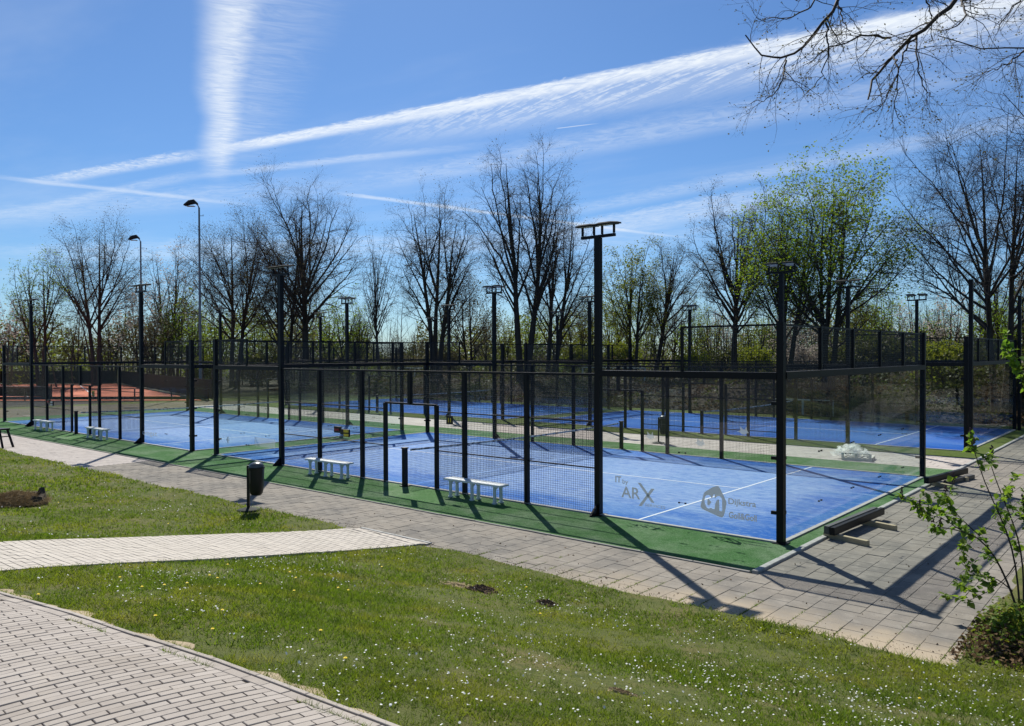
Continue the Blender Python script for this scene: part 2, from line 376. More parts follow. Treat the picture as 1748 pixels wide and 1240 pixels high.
# ------------------------------------------------------------------ mesh helpers
def mesh_np(name, V, F, mats, smooth=False):
    """V (n,3); F list of (k-gon index arrays (m,k)) -> mesh"""
    me = bpy.data.meshes.new(name)
    V = np.asarray(V, np.float32)
    if not isinstance(F, list):
        F = [F]
    F = [np.asarray(f, np.int32) for f in F if len(f)]
    me.vertices.add(len(V))
    me.vertices.foreach_set('co', V.ravel())
    nl = sum(f.size for f in F)
    npoly = sum(len(f) for f in F)
    me.loops.add(nl)
    me.polygons.add(npoly)
    me.loops.foreach_set('vertex_index', np.concatenate([f.ravel() for f in F]))
    tot = np.concatenate([np.full(len(f), f.shape[1], np.int32) for f in F])
    me.polygons.foreach_set('loop_start', np.concatenate([[0], np.cumsum(tot)[:-1]]).astype(np.int32))
    me.polygons.foreach_set('loop_total', tot)
    me.polygons.foreach_set('use_smooth', np.full(npoly, smooth))
    for m in (mats if isinstance(mats, (list, tuple)) else [mats]):
        me.materials.append(m)
    me.update(calc_edges=True)
    me.validate()
    return me


class MB:
    def __init__(s):
        s.V = []
        s.F = {}
        s.n = 0

    def add(s, V, F):
        V = np.asarray(V, float).reshape(-1, 3)
        for f in F:
            f = np.asarray(f, int)
            s.F.setdefault(f.shape[1], []).append(f + s.n)
        s.V.append(V)
        s.n += len(V)
        return s

    def box(s, a, b, rot=None, piv=None):
        (x0, y0, z0), (x1, y1, z1) = a, b
        V = np.array([(x0, y0, z0), (x1, y0, z0), (x1, y1, z0), (x0, y1, z0), (x0, y0, z1), (x1, y0, z1), (x1, y1, z1), (x0, y1, z1)], float)
        if rot is not None:
            p = np.array(piv if piv is not None else V.mean(0))
            V = (V - p) @ np.array(rot).T + p
        return s.add(V, [[(0, 3, 2, 1), (4, 5, 6, 7), (0, 1, 5, 4), (1, 2, 6, 5), (2, 3, 7, 6), (3, 0, 4, 7)]])

    def cham(s, a, b, c):
        """box whose top edges are chamfered"""
        (x0, y0, z0), (x1, y1, z1) = a, b
        V = [(x0, y0, z0), (x1, y0, z0), (x1, y1, z0), (x0, y1, z0), (x0, y0, z1 - c), (x1, y0, z1 - c), (x1, y1, z1 - c), (x0, y1, z1 - c),
             (x0 + c, y0 + c, z1), (x1 - c, y0 + c, z1), (x1 - c, y1 - c, z1), (x0 + c, y1 - c, z1)]
        return s.add(V, [[(0, 1, 5, 4), (1, 2, 6, 5), (2, 3, 7, 6), (3, 0, 4, 7), (4, 5, 9, 8), (5, 6, 10, 9), (6, 7, 11, 10), (7, 4, 8, 11), (8, 9, 10, 11)]])

    def bar(s, p, q, w, h=None, up=(0, 0, 1)):
        """rectangular bar from p to q"""
        h = h or w
        p = np.array(p, float)
        q = np.array(q, float)
        t = (q - p) / np.linalg.norm(q - p)
        u = np.cross(t, up)
        if np.linalg.norm(u) < 1e-3:
            u = np.cross(t, (1, 0, 0))
        u /= np.linalg.norm(u)
        v = np.cross(u, t)
        V = []
        for e in (p, q):
            for a, b in ((-1, -1), (1, -1), (1, 1), (-1, 1)):
                V.append(e + u * a * w / 2 + v * b * h / 2)
        return s.add(V, [[(0, 1, 2, 3), (7, 6, 5, 4), (0, 4, 5, 1), (1, 5, 6, 2), (2, 6, 7, 3), (3, 7, 4, 0)]])

    def tube(s, pts, r, k=8, caps=True):
        pts = np.array(pts, float)
        r = np.broadcast_to(np.array(r, float), (len(pts),))
        V, F = tubes(pts[None], r[None], k)
        s.add(V, [F])
        if caps:
            s.add(V[:k][::-1], [[tuple(range(k))]])
            s.add(V[-k:], [[tuple(range(k))]])
        return s

    def lathe(s, prof, k=16, c=(0, 0, 0), sx=1.0, sy=1.0):
        ang = np.arange(k) / k * 2 * PI
        V = []
        for (r, z) in prof:
            V.append(np.stack([c[0] + r * np.cos(ang) * sx, c[1] + r * np.sin(ang) * sy, np.full(k, c[2] + z)], 1))
        n = len(prof)
        F = [(i * k + j, i * k + (j + 1) % k, (i + 1) * k + (j + 1) % k, (i + 1) * k + j) for i in range(n - 1) for j in range(k)]
        s.add(np.concatenate(V), [F])
        s.add(V[0][::-1], [[tuple(range(k))]])
        s.add(V[-1], [[tuple(range(k))]])
        return s

    def mesh(s, name, m, smooth=False):
        return mesh_np(name, np.concatenate(s.V), [np.concatenate(v) for v in s.F.values()], m, smooth)


def tubes(P, Rr, k):
    """P (B,n,3), Rr (B,n) -> verts, quads of B tubes"""
    B, n, _ = P.shape
    T = np.gradient(P, axis=1) if n > 2 else np.repeat((P[:, 1:] - P[:, :1]), 2, 1)
    T /= np.linalg.norm(T, axis=2, keepdims=True) + 1e-9
    ref = np.where(np.abs(T[:, :1, 2:3]) > 0.9, np.array([1.0, 0, 0]), np.array([0, 0, 1.0]))
    U = np.cross(T, np.broadcast_to(ref, T.shape))
    U /= np.linalg.norm(U, axis=2, keepdims=True) + 1e-9
    W = np.cross(T, U)
    a = np.arange(k) / k * 2 * PI
    ring = U[:, :, None, :] * np.cos(a)[None, None, :, None] + W[:, :, None, :] * np.sin(a)[None, None, :, None]
    V = (P[:, :, None, :] + ring * Rr[:, :, None, None]).reshape(-1, 3)
    i = np.arange(n - 1)[:, None] * k
    j = np.arange(k)[None]
    q = np.stack([i + j, i + (j + 1) % k, i + k + (j + 1) % k, i + k + j], -1).reshape(-1, 4)
    F = (np.arange(B) * n * k)[:, None, None] + q[None]
    return V, F.reshape(-1, 4)


def link(name, me, parent=None, loc=(0, 0, 0), rz=0.0):
    o = bpy.data.objects.new(name, me)
    COL.objects.link(o)
    if parent is not None:
        o.parent = parent
    o.location = loc
    if rz:
        o.rotation_euler = (0, 0, rz)
    return o


def thing(name, label, cat, loc=(0, 0, 0), rz=0.0, group=None, me=None):
    o = link(name, me, None, loc, rz)
    o['label'] = label
    o['category'] = cat
    if group:
        o['group'] = group
    return o


def struct(name, me, parent=None, label=None):
    o = link(name, me, parent)
    if parent is None:
        o['kind'] = 'structure'
    if label:
        o['label'] = label
    return o


def copy_tree(o, parent=None):
    c = o.copy()
    COL.objects.link(c)
    c.parent = parent
    for ch in list(KIDS.get(o.name, [])):
        d = copy_tree(ch, c)
        KIDS.setdefault(c.name, []).append(d)
    return c


KIDS = {}


def part(name, me, parent, loc=(0, 0, 0), rz=0.0):
    o = link(name, me, parent, loc, rz)
    KIDS.setdefault(parent.name, []).append(o)
    return o


# ------------------------------------------------------------------ terrain
def sm(t):
    t = np.clip(t, 0, 1)
    return t * t * (3 - 2 * t)


def edge_d(x, y):
    d1 = -4.3 - y + 0.05 * np.sin(x * 1.3) + .03 * np.sin(x * 3.1 + 1)
    d2 = (x - 3.62) + .05 * np.sin(y * 2.)
    return np.maximum(d1, d2)


def terr(x, y):
    x = np.asarray(x, float)
    y = np.asarray(y, float)
    d = edge_d(x, y)
    G = .3 + .7 * sm((x + 16) / 17)
    z = np.where(d > 0, .02 + 1.3 * sm(d / 8.2) * G, np.maximum(-.06, .02 + d * .8))
    return z


def bank(x, y):
    z = 1.45 * sm((y - 29.6) / 6.5) * sm((x + 62) / 16)
    z = z + 0.25 * sm((y - 31) / 4) * np.sin(x * 0.35) * sm((x + 62) / 16)
    z = z + .12 * np.sin(x * .9 + y * .7) * sm((y - 29.5) / 3)
    far = np.hypot(x + 20, y - 10)
    return z * (1 - sm((far - 150) / 100)) - 0.09


def axis(*segs):
    out = []
    for a, b, st in segs:
        out.append(np.arange(a, b - 1e-6, st))
    out.append([segs[-1][1]])
    return np.concatenate(out)


def grid_mesh(name, xs, ys, zf, m):
    X, Y = np.meshgrid(xs, ys)
    Z = zf(X, Y)
    V = np.stack([X, Y, Z], -1).reshape(-1, 3)
    nx = len(xs)
    i = np.arange(len(ys) - 1)[:, None] * nx
    j = np.arange(nx - 1)[None]
    F = np.stack([i + j, i + j + 1, i + nx + j + 1, i + nx + j], -1).reshape(-1, 4)
    return mesh_np(name, V, F, m, True)


xs = axis((-900, -120, 60), (-120, -48, 4), (-48, 30, 1.5), (30, 120, 6), (120, 900, 60))
ys = axis((-900, -60, 60), (-60, 24, 6), (24, 60, 1.0), (60, 160, 10), (160, 900, 60))
struct('ground', grid_mesh('ground', xs, ys, bank, M['ground']))


def lawn_z(x, y):
    z = terr(x, y) + 0.012 * np.sin(x * 2.1 + y * 1.3) * np.where(edge_d(x, y) > .3, 1, 0)
    f = np.minimum(np.minimum(sm((x + 62) / 10), sm((26 - x) / 10)), np.minimum(sm((y + 44) / 12), sm((34 - y) / 8)))
    return z * f - (1 - f) * 0.15


xs = axis((-62, -22, 1.0), (-22, -6, .25), (-6, 6, .12), (6, 26, .8))
ys = axis((-44, -16, 1.2), (-16, -8, .3), (-8, -5.2, .2), (-5.2, -2.4, .07), (-2.4, 34, .8))
struct('lawn', grid_mesh('lawn', xs, ys, lawn_z, M['lawn']))


# ------------------------------------------------------------------ paving
def inside(poly, x, y):
    r = np.ones(np.shape(x), bool)
    n = len(poly)
    for i in range(n):
        (ax, ay), (bx, by) = poly[i], poly[(i + 1) % n]
        r &= (bx - ax) * (np.asarray(y) - ay) - (by - ay) * (np.asarray(x) - ax) >= 0
    return r


def clip(quad, poly):
    out = [np.array(p) for p in quad]
    n = len(poly)
    for i in range(n):
        a, b = np.array(poly[i]), np.array(poly[(i + 1) % n])
        e = b - a
        src, out = out, []
        for j in range(len(src)):
            p, q = src[j], src[(j + 1) % len(src)]
            sp = e[0] * (p[1] - a[1]) - e[1] * (p[0] - a[0])
            sq = e[0] * (q[1] - a[1]) - e[1] * (q[0] - a[0])
            if sp >= 0:
                out.append(p)
            if (sp >= 0) != (sq >= 0):
                out.append(p + (q - p) * sp / (sp - sq))
        if not out:
            return []
    return out


def pave(piece, parent, poly, org, ang, l, w, gap, bond, zf, thick, mk, mk_far, limit, seed, jz=0.002, cf=0.004, dojit=True):
    """lay l x w pieces in courses over the convex polygon; the ones that show largest become objects of their own"""
    rng = np.random.default_rng(seed)
    ca, sa = math.cos(ang), math.sin(ang)
    P = np.array(poly) - np.array(org)
    U = P[:, 0] * ca + P[:, 1] * sa
    W = -P[:, 0] * sa + P[:, 1] * ca
    items = []
    for r in range(int(W.min() // w) - 1, int(W.max() // w) + 2):
        off = (bond * (r % 2) + (0.0 if not dojit else rng.uniform(-.04, .04))) * l
        us = np.arange(math.floor(U.min() / l) - 1, math.ceil(U.max() / l) + 2) * l + off
        wc = (r + .5) * w
        cx = org[0] + (us + l / 2) * ca - wc * sa
        cy = org[1] + (us + l / 2) * sa + wc * ca
        for x, y in zip(cx, cy):
            items.append((x, y))
    items = np.array(items)
    hl, hw = (l - gap) / 2, (w - gap) / 2
    loc = np.array([(-hl, -hw), (hl, -hw), (hl, hw), (-hl, hw)])
    cor = loc @ np.array([[ca, sa], [-sa, ca]])
    allin = np.ones(len(items), bool)
    anyin = np.zeros(len(items), bool)
    for c in cor:
        k = inside(poly, items[:, 0] + c[0], items[:, 1] + c[1])
        allin &= k
        anyin |= k
    full = items[allin]
    z = zf(full[:, 0], full[:, 1])
    u, v, dp = project(np.stack([full[:, 0], full[:, 1], z], 1))
    vis = (dp > .5) & (u > -60) & (u < 1810) & (v > 0) & (v < 1300)
    order = np.argsort(np.where(vis, dp, 1e6))
    single = set(order[:limit][vis[order[:limit]]].tolist()) if limit else set()
    vars_ = []
    for k in range(3):
        j = rng.uniform(-.0015, .0015, 4)
        mb = MB().cham((-hl + j[0], -hw + j[1], -thick), (hl + j[2], hw + j[3], 0), cf)
        vars_.append(mb.mesh(piece, mk))
    e = .05

    def frame(x, y):
        gx = (zf(x + e, y) - zf(x - e, y)) / (2 * e)
        gy = (zf(x, y + e) - zf(x, y - e)) / (2 * e)
        return np.clip(gx, -.3, .3), np.clip(gy, -.3, .3)

    GX, GY = frame(full[:, 0], full[:, 1])
    JZ = rng.normal(0, jz, len(full))
    JR = rng.normal(0, .006, len(full))
    rest = MB()
    base = np.concatenate([v.co[:] for v in vars_[0].vertices]).reshape(-1, 3)
    fcs = [tuple(p.vertices) for p in vars_[0].polygons]
    for i in range(len(full)):
        a = ang + JR[i]
        n = Vector((-GX[i], -GY[i], 1)).normalized()
        xa = Vector((math.cos(a), math.sin(a), 0))
        xa = (xa - n * xa.dot(n)).normalized()
        ya = n.cross(xa)
        if i in single:
            o = bpy.data.objects.new(piece, vars_[rng.integers(3)])
            COL.objects.link(o)
            o.parent = parent
            o.matrix_local = Matrix(((xa[0], ya[0], n[0], full[i, 0]), (xa[1], ya[1], n[1], full[i, 1]), (xa[2], ya[2], n[2], z[i] + JZ[i]), (0, 0, 0, 1)))
        else:
            Rm = np.array([xa, ya, n])
            rest.add(base @ Rm + np.array([full[i, 0], full[i, 1], z[i] + JZ[i]]), [fcs])
    for x, y in items[anyin & ~allin]:
        q = clip([(x + c[0], y + c[1]) for c in cor], poly)
        if len(q) < 3:
            continue
        q = np.array(q)
        ar = 0.5 * abs(np.dot(q[:, 0], np.roll(q[:, 1], 1)) - np.dot(q[:, 1], np.roll(q[:, 0], 1)))
        if ar < .12 * l * w:
            continue
        zz = zf(q[:, 0], q[:, 1])
        n = len(q)
        V = np.concatenate([np.column_stack([q, zz]), np.column_stack([q, zz - thick])])
        rest.add(V, [[tuple(range(n))], [(i, i + n, (i + 1) % n + n, (i + 1) % n) for i in range(n)]])
    if rest.n:
        o = link(piece, rest.mesh(piece + '_field', mk_far), parent)
        o['kind'] = 'stuff'


def sheet(name, poly, zf, m, parent=None, step=.5):
    P = np.array(poly)
    xs = np.arange(P[:, 0].min(), P[:, 0].max() + step, step)
    ys = np.arange(P[:, 1].min(), P[:, 1].max() + step, step)
    mb = MB()
    for x in xs[:-1]:
        for y in ys[:-1]:
            q = clip([(x, y), (x + step, y), (x + step, y + step), (x, y + step)], poly)
            if len(q) >= 3:
                q = np.array(q)
                mb.add(np.column_stack([q, zf(q[:, 0], q[:, 1])]), [[tuple(range(len(q)))]])
    return mb.mesh(name, m)


flat = lambda z: (lambda x, y: np.zeros(np.shape(x)) + z)
# grey tiles in front of the courts and along their right-hand end
front = [(-20.3, -5.3), (4.6, -5.3), (4.6, -2.2), (-20.3, -2.2)]
right = [(0.52, -2.2), (4.6, -2.2), (4.6, 30.0), (0.52, 30.0)]
whole = [(-20.3, -5.3), (4.6, -5.3), (4.6, 30), (-20.3, 30)]
mb = MB().box((-20.3, -5.3, -.3), (4.6, -2.2, -.007)).box((.52, -2.2, -.3), (4.6, 30, -.007))
pavement = struct('pavement', mb.mesh('pavement', M['joint2']))
pave('paving_tile', pavement, right, (.52, -2.2), PI / 2, .30, .30, .0045, 0.5, flat(0.0), .018, M['paver'], M['paver_far'], 150, 3)
pave('paving_tile', pavement, front, (.52, -2.2), PI / 2, .30, .30, .0045, 0.5, flat(0.0), .018, M['paver'], M['paver_far'], 150, 4)
# paler pavers further left
pl = [(-46, -5.4), (-20.33, -5.4), (-20.33, -2.2), (-46, -2.2)]
pav2 = struct('pale_pavement', MB().box((-46, -5.4, -.3), (-20.33, -2.2, -.02)).mesh('pale_pavement', M['joint']))
pave('paver', pav2, pl, (-20.3, -2.2), R(45), .21, .105, .006, 0.5, flat(0.0), .035, M['pale'], M['pale'], 0, 5)
# walkway between the two rows of courts
wk = [(-46, 12.1), (.36, 12.1), (.36, 15.3), (-46, 15.3)]
walk = struct('walkway', MB().box((-46, 12.1, -.3), (.36, 15.3, -.02)).mesh('walkway', M['joint']))
pave('paving_tile', walk, wk, (0, 12.1), 0, .40, .40, .007, 0.5, flat(0.0), .035, M['pale'], M['pale'], 0, 6)
# brick path in the foreground
pz = lambda x, y: terr(x, y) + .03
c0, c1 = np.array((-6.2, -11.87)), np.array((4.6, -10.68))
cd = (c1 - c0) / np.linalg.norm(c1 - c0)
cn = np.array((-cd[1], cd[0]))
bp = [tuple(c0 - cn * .10), tuple(c0 - cn * .10 - cn * 2.4), tuple(c1 - cn * 2.6), tuple(c1 - cn * .10)]
bed = [tuple(c0 - cn * 2.4), tuple(c1 - cn * 2.6), tuple(c1), tuple(c0)]
path = struct('brick_path', sheet('brick_path', bed, lambda x, y: terr(x, y) + .018, M['joint']))
pave('brick', path, bp, (1.0, -12.2), R(86), .215, .073, .007, 0.5, pz, .05, M['brick'], M['brick_far'], 285, 7, .0015, .003)
bord = [tuple(c0 - cn * .095), tuple(c1 - cn * .095), tuple(c1 - cn * .006), tuple(c0 - cn * .006)]
border = struct('path_border', sheet('path_border', bord, lambda x, y: terr(x, y) + .016, M['joint']))
pave('edging_brick', border, bord, tuple(c0 - cn * .095), math.atan2(cd[1], cd[0]), .205, .089, .004, 0, pz, .05, M['brick'], M['brick_far'], 60, 8, .0015, .003, False)
kb = [tuple(c0 + cn * .002), tuple(c1 + cn * .002), tuple(c1 + cn * .05), tuple(c0 + cn * .05)]
kerb = struct('path_kerb', sheet('path_kerb', kb, lambda x, y: terr(x, y) + .016, M['joint']))
pave('kerb_stone', kerb, kb, tuple(c0 + cn * .002), math.atan2(cd[1], cd[0]), .5, .048, .004, 0, lambda x, y: terr(x, y) + .036, .05, M['brick'], M['brick_far'], 20, 9, .001, .003, False)
# sandy margin between kerb and lawn
mg = MB()
N_ = 150
rw = np.random.default_rng(3)
prev = None
for i in range(N_ + 1):
    b_ = c0 + (c1 - c0) * i / N_
    w_ = .05 + max(.005, .06 + .05 * math.sin(i * .33) + .04 * math.sin(i * .91 + 2) + rw.normal(0, .012))
    p_ = b_ + cn * .048
    q_ = b_ + cn * w_
    row = [(*p_, float(terr(*p_)) + .026), (*q_, float(terr(*q_)) + .016)]
    if prev:
        mg.add(prev + row, [[(0, 2, 3, 1)]])
    prev = row
struct('path_margin', mg.mesh('path_margin', M['sand']))
# cream brick path climbing from the pavement
TL = [(-7.75, -13.8), (-7.71, -10.16), (-7.69, -8.49), (-7.75, -7.48), (-7.68, -6.41), (-7.40, -5.35), (-6.85, -4.18)]
TR = [(-4.45, -13.8), (-4.66, -10.16), (-4.99, -8.49), (-5.27, -7.48), (-5.39, -6.41), (-5.24, -5.35), (-4.86, -4.18)]
TPS = [[TL[k], TR[k], TR[k + 1], TL[k + 1]] for k in range(6)]
pz2 = lambda x, y: np.maximum(terr(x, y), .0) + .028
path2 = struct('cream_path', sheet('cream_path', TPS[0], lambda x, y: np.maximum(terr(x, y), 0) + .012, M['joint']))
for k in range(1, 6):
    link('bed', sheet('bed', TPS[k], lambda x, y: np.maximum(terr(x, y), 0) + .012, M['joint']), path2)
for k in range(6):
    pave('brick', path2, TPS[k], (-6.0, -9.0), R(-4.4), .21, .105, .008, 0.5, pz2, .05, M['cream'], M['cream_far'], (45, 75, 55, 50, 40, 30)[k], 10, .0015, .003, False)

kj = struct('junction_kerb', MB().box((-6.90, -4.17, -.1), (-4.82, -4.09, .010)).mesh('junction_kerb', M['joint2']))
kjm = MB().cham((-.495, -.032, -.03), (.495, .032, .034), .006).mesh('kerb_stone', M['strip'])
for i in range(2):
    link('kerb_stone', kjm, kj, (-6.36 + i * 1.0, -4.13, 0))

# ------------------------------------------------------------------ turf and court floors
tf = MB().box((-44.5, -2.1, -.2), (.36, 12.04, .006))
struct('green_turf', tf.mesh('green_turf', M['green']))
tf = MB().box((-44.5, 15.4, -.2), (.36, 29.2, .006))
struct('olive_turf', tf.mesh('olive_turf', M['olive']))
kerb2 = struct('concrete_kerb', MB().box((.37, -2.15, -.2), (.5, 30, -.03)).mesh('concrete_kerb', M['joint']))
k1 = MB().cham((-.055, -.495, -.03), (.055, .495, .035), .008).mesh('kerb_stone', M['strip'])
for i in range(32):
    link('kerb_stone', k1, kerb2, (.435, -1.64 + i * 1.0, random.Random(i).uniform(-.003, .003)))
M['strip2'] = mat('weathered concrete edging', (0.24, 0.235, 0.215), 0.9, 0.08, coord='World', vary=[(2.5, (0.15, 0.145, 0.13), 0.45, 0.7, 0.7)])
k2 = MB().cham((-.495, -.03, -.05), (.495, .03, .014), .006).mesh('kerb_stone', M['strip2'])
for i in range(45):
    link('kerb_stone', k2, kerb2, (-.0 - .14 - i * 1.0, -2.14, random.Random(i + 50).uniform(-.003, .003)))

COURTS = [((0, 0), 'nearest court', 'blue'), ((-21.7, 0), 'left front court', 'blue'), ((-.3, 17.2), 'right back court', 'blue2'), ((-21.9, 17.2), 'left back court', 'blue2')]
floor_me = {k: MB().box((-20, 0, -.1), (0, 10, .016)).mesh('court_floor', M[k]) for k in ('blue', 'blue2')}
lm = {
    'across': MB().box((-.025, 0.02, .0165), (.025, 9.98, .0205)).mesh('line_marking', M['line']),
    'along': MB().box((-6.925, -.025, .0165), (6.925, .025, .0205)).mesh('line_marking', M['line']),
}
strip_l = MB().box((-20.05, -.06, -.05), (.05, .03, .034)).mesh('base_strip', M['strip'])
strip_s = MB().box((-.03, .03, -.05), (.06, 9.97, .034)).mesh('base_strip', M['strip'])
for (ox, oy), nm, bl in COURTS:
    f = struct('court_floor', floor_me[bl])
    f.location = (ox, oy, 0)
    link('line_marking', lm['across'], f, (-3.05, 0, 0))
    link('line_marking', lm['across'], f, (-16.95, 0, 0))
    link('line_marking', lm['along'], f, (-10, 5, 0))
    link('base_strip', strip_l, f)
    link('base_strip', strip_l, f, (0, 10.03, 0))
    link('base_strip', strip_s, f)
    link('base_strip', strip_s, f, (-20.03, 0, 0))


# ------------------------------------------------------------------ padel court enclosure
def wire_panel(w, h, sp=.05, r=.0023):
    """welded mesh in the plane y = 0, from (0,0) to (w,h)"""
    mb = MB()
    for x in np.arange(sp / 2, w, sp):
        mb.box((x - r, -r, 0), (x + r, r, h))
    for z in np.arange(sp / 2, h, sp):
        mb.box((0, r, z - r), (w, 3 * r, z + r))
    return mb.mesh('mesh_panel', M['wire'])


def post_me(w, z0, z1, foot=True):
    mb = MB().box((-w / 2, -w / 2, z0), (w / 2, w / 2, z1))
    if foot:
        mb.box((-w * .95, -w * .95, 0), (w * .95, w * .95, .022))
    return mb.mesh('post', M['steel'])


PM = {'corner': post_me(.13, 0, 4.03), 'mid': post_me(.10, 0, 3.0), 'door': post_me(.09, 0, 2.16), 'hang': post_me(.10, 2.16, 3.0, False), 'top': post_me(.07, 3.13, 4.0, False), 'thin': post_me(.05, 3.05, 4.0, False), 'tall': post_me(.13, 0, 6.0)}
WM = {}


def wp(w, h):
    if (w, h) not in WM:
        WM[(w, h)] = wire_panel(w, h)
    return WM[(w, h)]


GL = MB().box((.004, -.006, .045), (1.996, .006, 2.985)).mesh('glass_panel', M['glass'])
RAILS = {}


def rail(L, w, h):
    if (L, w, h) not in RAILS:
        RAILS[(L, w, h)] = MB().box((0, -w / 2, -h / 2), (L, w / 2, h / 2)).mesh('rail', M['steel'])
    return RAILS[(L, w, h)]


CL = MB().box((0, -.03, -.03), (.12, .03, .03)).mesh('clamp', M['steel'])
fit = MB()
for sx in (-.07, .07):
    fit.box((sx - .014, -.016, -.014), (sx + .014, .016, .014))
fit.box((-.07, .010, -.003), (.07, .014, .003))
FIT = fit.mesh('glass_fitting', M['steel'])
gus = MB()
gus.add([(-.02, -.06, 0), (.02, -.06, 0), (-.02, -.32, 0), (.02, -.32, 0), (-.02, -.06, .26), (.02, -.06, .26), (-.02, -.32, .03), (.02, -.32, .03)],
        [[(0, 1, 3, 2), (0, 4, 5, 1), (2, 3, 7, 6), (4, 6, 7, 5), (0, 2, 6, 4), (1, 5, 7, 3)]])


def court_enclosure():
    c = thing('court_enclosure', '', 'padel court')
    for y0, s, ry in ((0, 1, 0), (10, -1, PI)):
        Y = y0
        fl = (lambda x: x) if s == 1 else (lambda x: x)
        for x in (-6, -8, -12, -14):
            part('post', PM['mid'], c, (x, Y, 0))
        for x in (-9, -11):
            part('post', PM['door'], c, (x, Y, 0))
        part('post', PM['hang'], c, (-10, Y, 0))
        for x in (0, -20):
            part('post', PM['corner'], c, (x, Y, 0))
        for x in (-2, -18):
            part('post', PM['thin'], c, (x, Y, 0))
        part('door_rail', rail(2.0, .06, .05), c, (-11, Y, 2.16))
        # upper beam over the glass, thin rail over the mesh
        for xa in (-3.94, -19.94):
            part('beam', rail(3.88, .15, .13), c, (xa, Y, 3.05))
        part('top_rail', rail(11.88, .06, .05), c, (-15.94, Y, 3.02))
        for z in (1.0, 2.0):
            part('mid_rail', rail(4.85, .03, .028), c, (-15.9, Y + s * .02, z))
            part('mid_rail', rail(4.85, .03, .028), c, (-8.95, Y + s * .02, z))
        for xa in (-2, -4, -18, -20):
            part('glass_panel', GL, c, (xa, Y, 0))
        for xa, w in ((-6, 2), (-8, 2), (-9, 1), (-12, 1), (-14, 2), (-16, 2)):
            part('mesh_panel', wp(w, 2.95), c, (xa, Y + s * .012, .03))
        part('mesh_panel', wp(2, .8), c, (-11, Y + s * .012, 2.18))
        for xa in (-2, -20):
            part('mesh_panel', wp(2, .86), c, (xa, Y + s * .012, 3.12))
            part('top_rail', rail(1.93, .045, .035), c, (xa + (.0 if xa == -2 else .06), Y, 3.985))
        for xa in (-2, -18):
            for z in (.5, 1.5, 2.5):
                part('glass_fitting', FIT, c, (xa, Y, z))
        for x, d in ((0, PI), (-20, 0)):
            for z in (.55, 1.55, 2.55):
                part('clamp', CL, c, (x + (-.06 if d else .06), Y, z), d)
    for X, d in ((0, 1), (-20, -1)):
        for k in range(5):
            part('glass_panel', GL, c, (X, k * 2, 0), PI / 2)
            part('mesh_panel', wp(2, .86), c, (X - d * .012, k * 2, 3.12), PI / 2)
            if k:
                part('post', PM['top'], c, (X, k * 2, 0))
                for z in (.5, 1.5, 2.5):
                    part('glass_fitting', FIT, c, (X, k * 2, z), PI / 2)
        part('beam', rail(9.86, .16, .13), c, (X, .07, 3.06), PI / 2)
        part('top_rail', rail(9.86, .045, .035), c, (X, .07, 3.985), PI / 2)
        for y, a in ((0, PI / 2), (10, -PI / 2)):
            for z in (.55, 1.55, 2.55):
                part('clamp', CL, c, (X, y + (.06 if y == 0 else -.06), z), a)
    return c


proto = court_enclosure()
CLABEL = ['nearest glass and mesh court cage, with grey sponsor lettering on its front panes',
          'left front court cage between the nearest one and the red clay courts',
          'right cage of the back row, seen behind the pale walkway',
          'left cage of the back row, farthest court from the grey tiled corner']
cages = []
ENCL = []
for i, ((ox, oy), nm, bl) in enumerate(COURTS):
    ENCL.append(proto if i == 0 else copy_tree(proto))
    ENCL[-1].location = (ox, oy, 0)
    ENCL[-1]['label'] = CLABEL[i]
    ENCL[-1]['category'] = 'padel court'
    ENCL[-1]['group'] = 'caged padel courts in two rows'
for y, lb in ((17.2, 'tall plain black post at the near right corner of the back row'), (27.2, 'tall plain black post at the far right corner of the back row')):
    thing('tall_post', lb, 'post', (-.14, y - .13 if y < 20 else y + .13, 0), 0, 'tall corner posts of the back row', PM['tall'])

# nets
NW = 10.0
nb = MB()
for y in np.arange(-.14, 10.15, .045):
    nb.box((-.0016, y - .0016, .06), (.0016, y + .0016, .88))
for z in np.arange(.06, .89, .045):
    nb.box((-.0018, -.14, z - .0016), (.0018, 10.14, z + .0016))
NET = nb.mesh('netting', M['net'])
NT_POST = MB().box((-.05, -.06, 0), (.05, .06, 1.0)).box((-.07, -.075, 1.0), (.07, .075, 1.03)).box((-.1, -.1, 0), (.1, .1, .03)).mesh('net_post', M['steel'])
tb = MB()
for k in range(20):
    za = .87 + .05 * abs(k - 9.5) / 10
    zb = .87 + .05 * abs(k - 8.5) / 10
    za, zb = .86 + .06 * ((k - 10) / 10) ** 2, .86 + .06 * ((k - 9) / 10) ** 2
    tb.add([(-.008, k * .5, za), (.008, k * .5, za), (.008, k * .5, za + .055), (-.008, k * .5, za + .055), (-.008, k * .5 + .5, zb), (.008, k * .5 + .5, zb), (.008, k * .5 + .5, zb + .055), (-.008, k * .5 + .5, zb + .055)],
           [[(0, 1, 5, 4), (1, 2, 6, 5), (2, 3, 7, 6), (3, 0, 4, 7)]])
TAPE = tb.mesh('net_tape', M['tape'])
NLAB = ['black net with grey tape across the nearest court', 'black net with grey tape across the left front court', 'net across the right back court behind the walkway', 'net across the left back court, farthest of the four nets']
n0 = None
for i, ((ox, oy), nm, bl) in enumerate(COURTS):
    if n0 is None:
        n0 = n = thing('padel_net', '', 'net')
        part('netting', NET, n)
        part('net_tape', TAPE, n)
        part('net_post', NT_POST, n, (0, -.2, 0))
        part('net_post', NT_POST, n, (0, 10.2, 0))
    else:
        n = copy_tree(n0)
    n.location = (ox - 10, oy, 0)
    n['label'] = NLAB[i]
    n['category'] = 'net'
    n['group'] = 'nets across the padel courts'


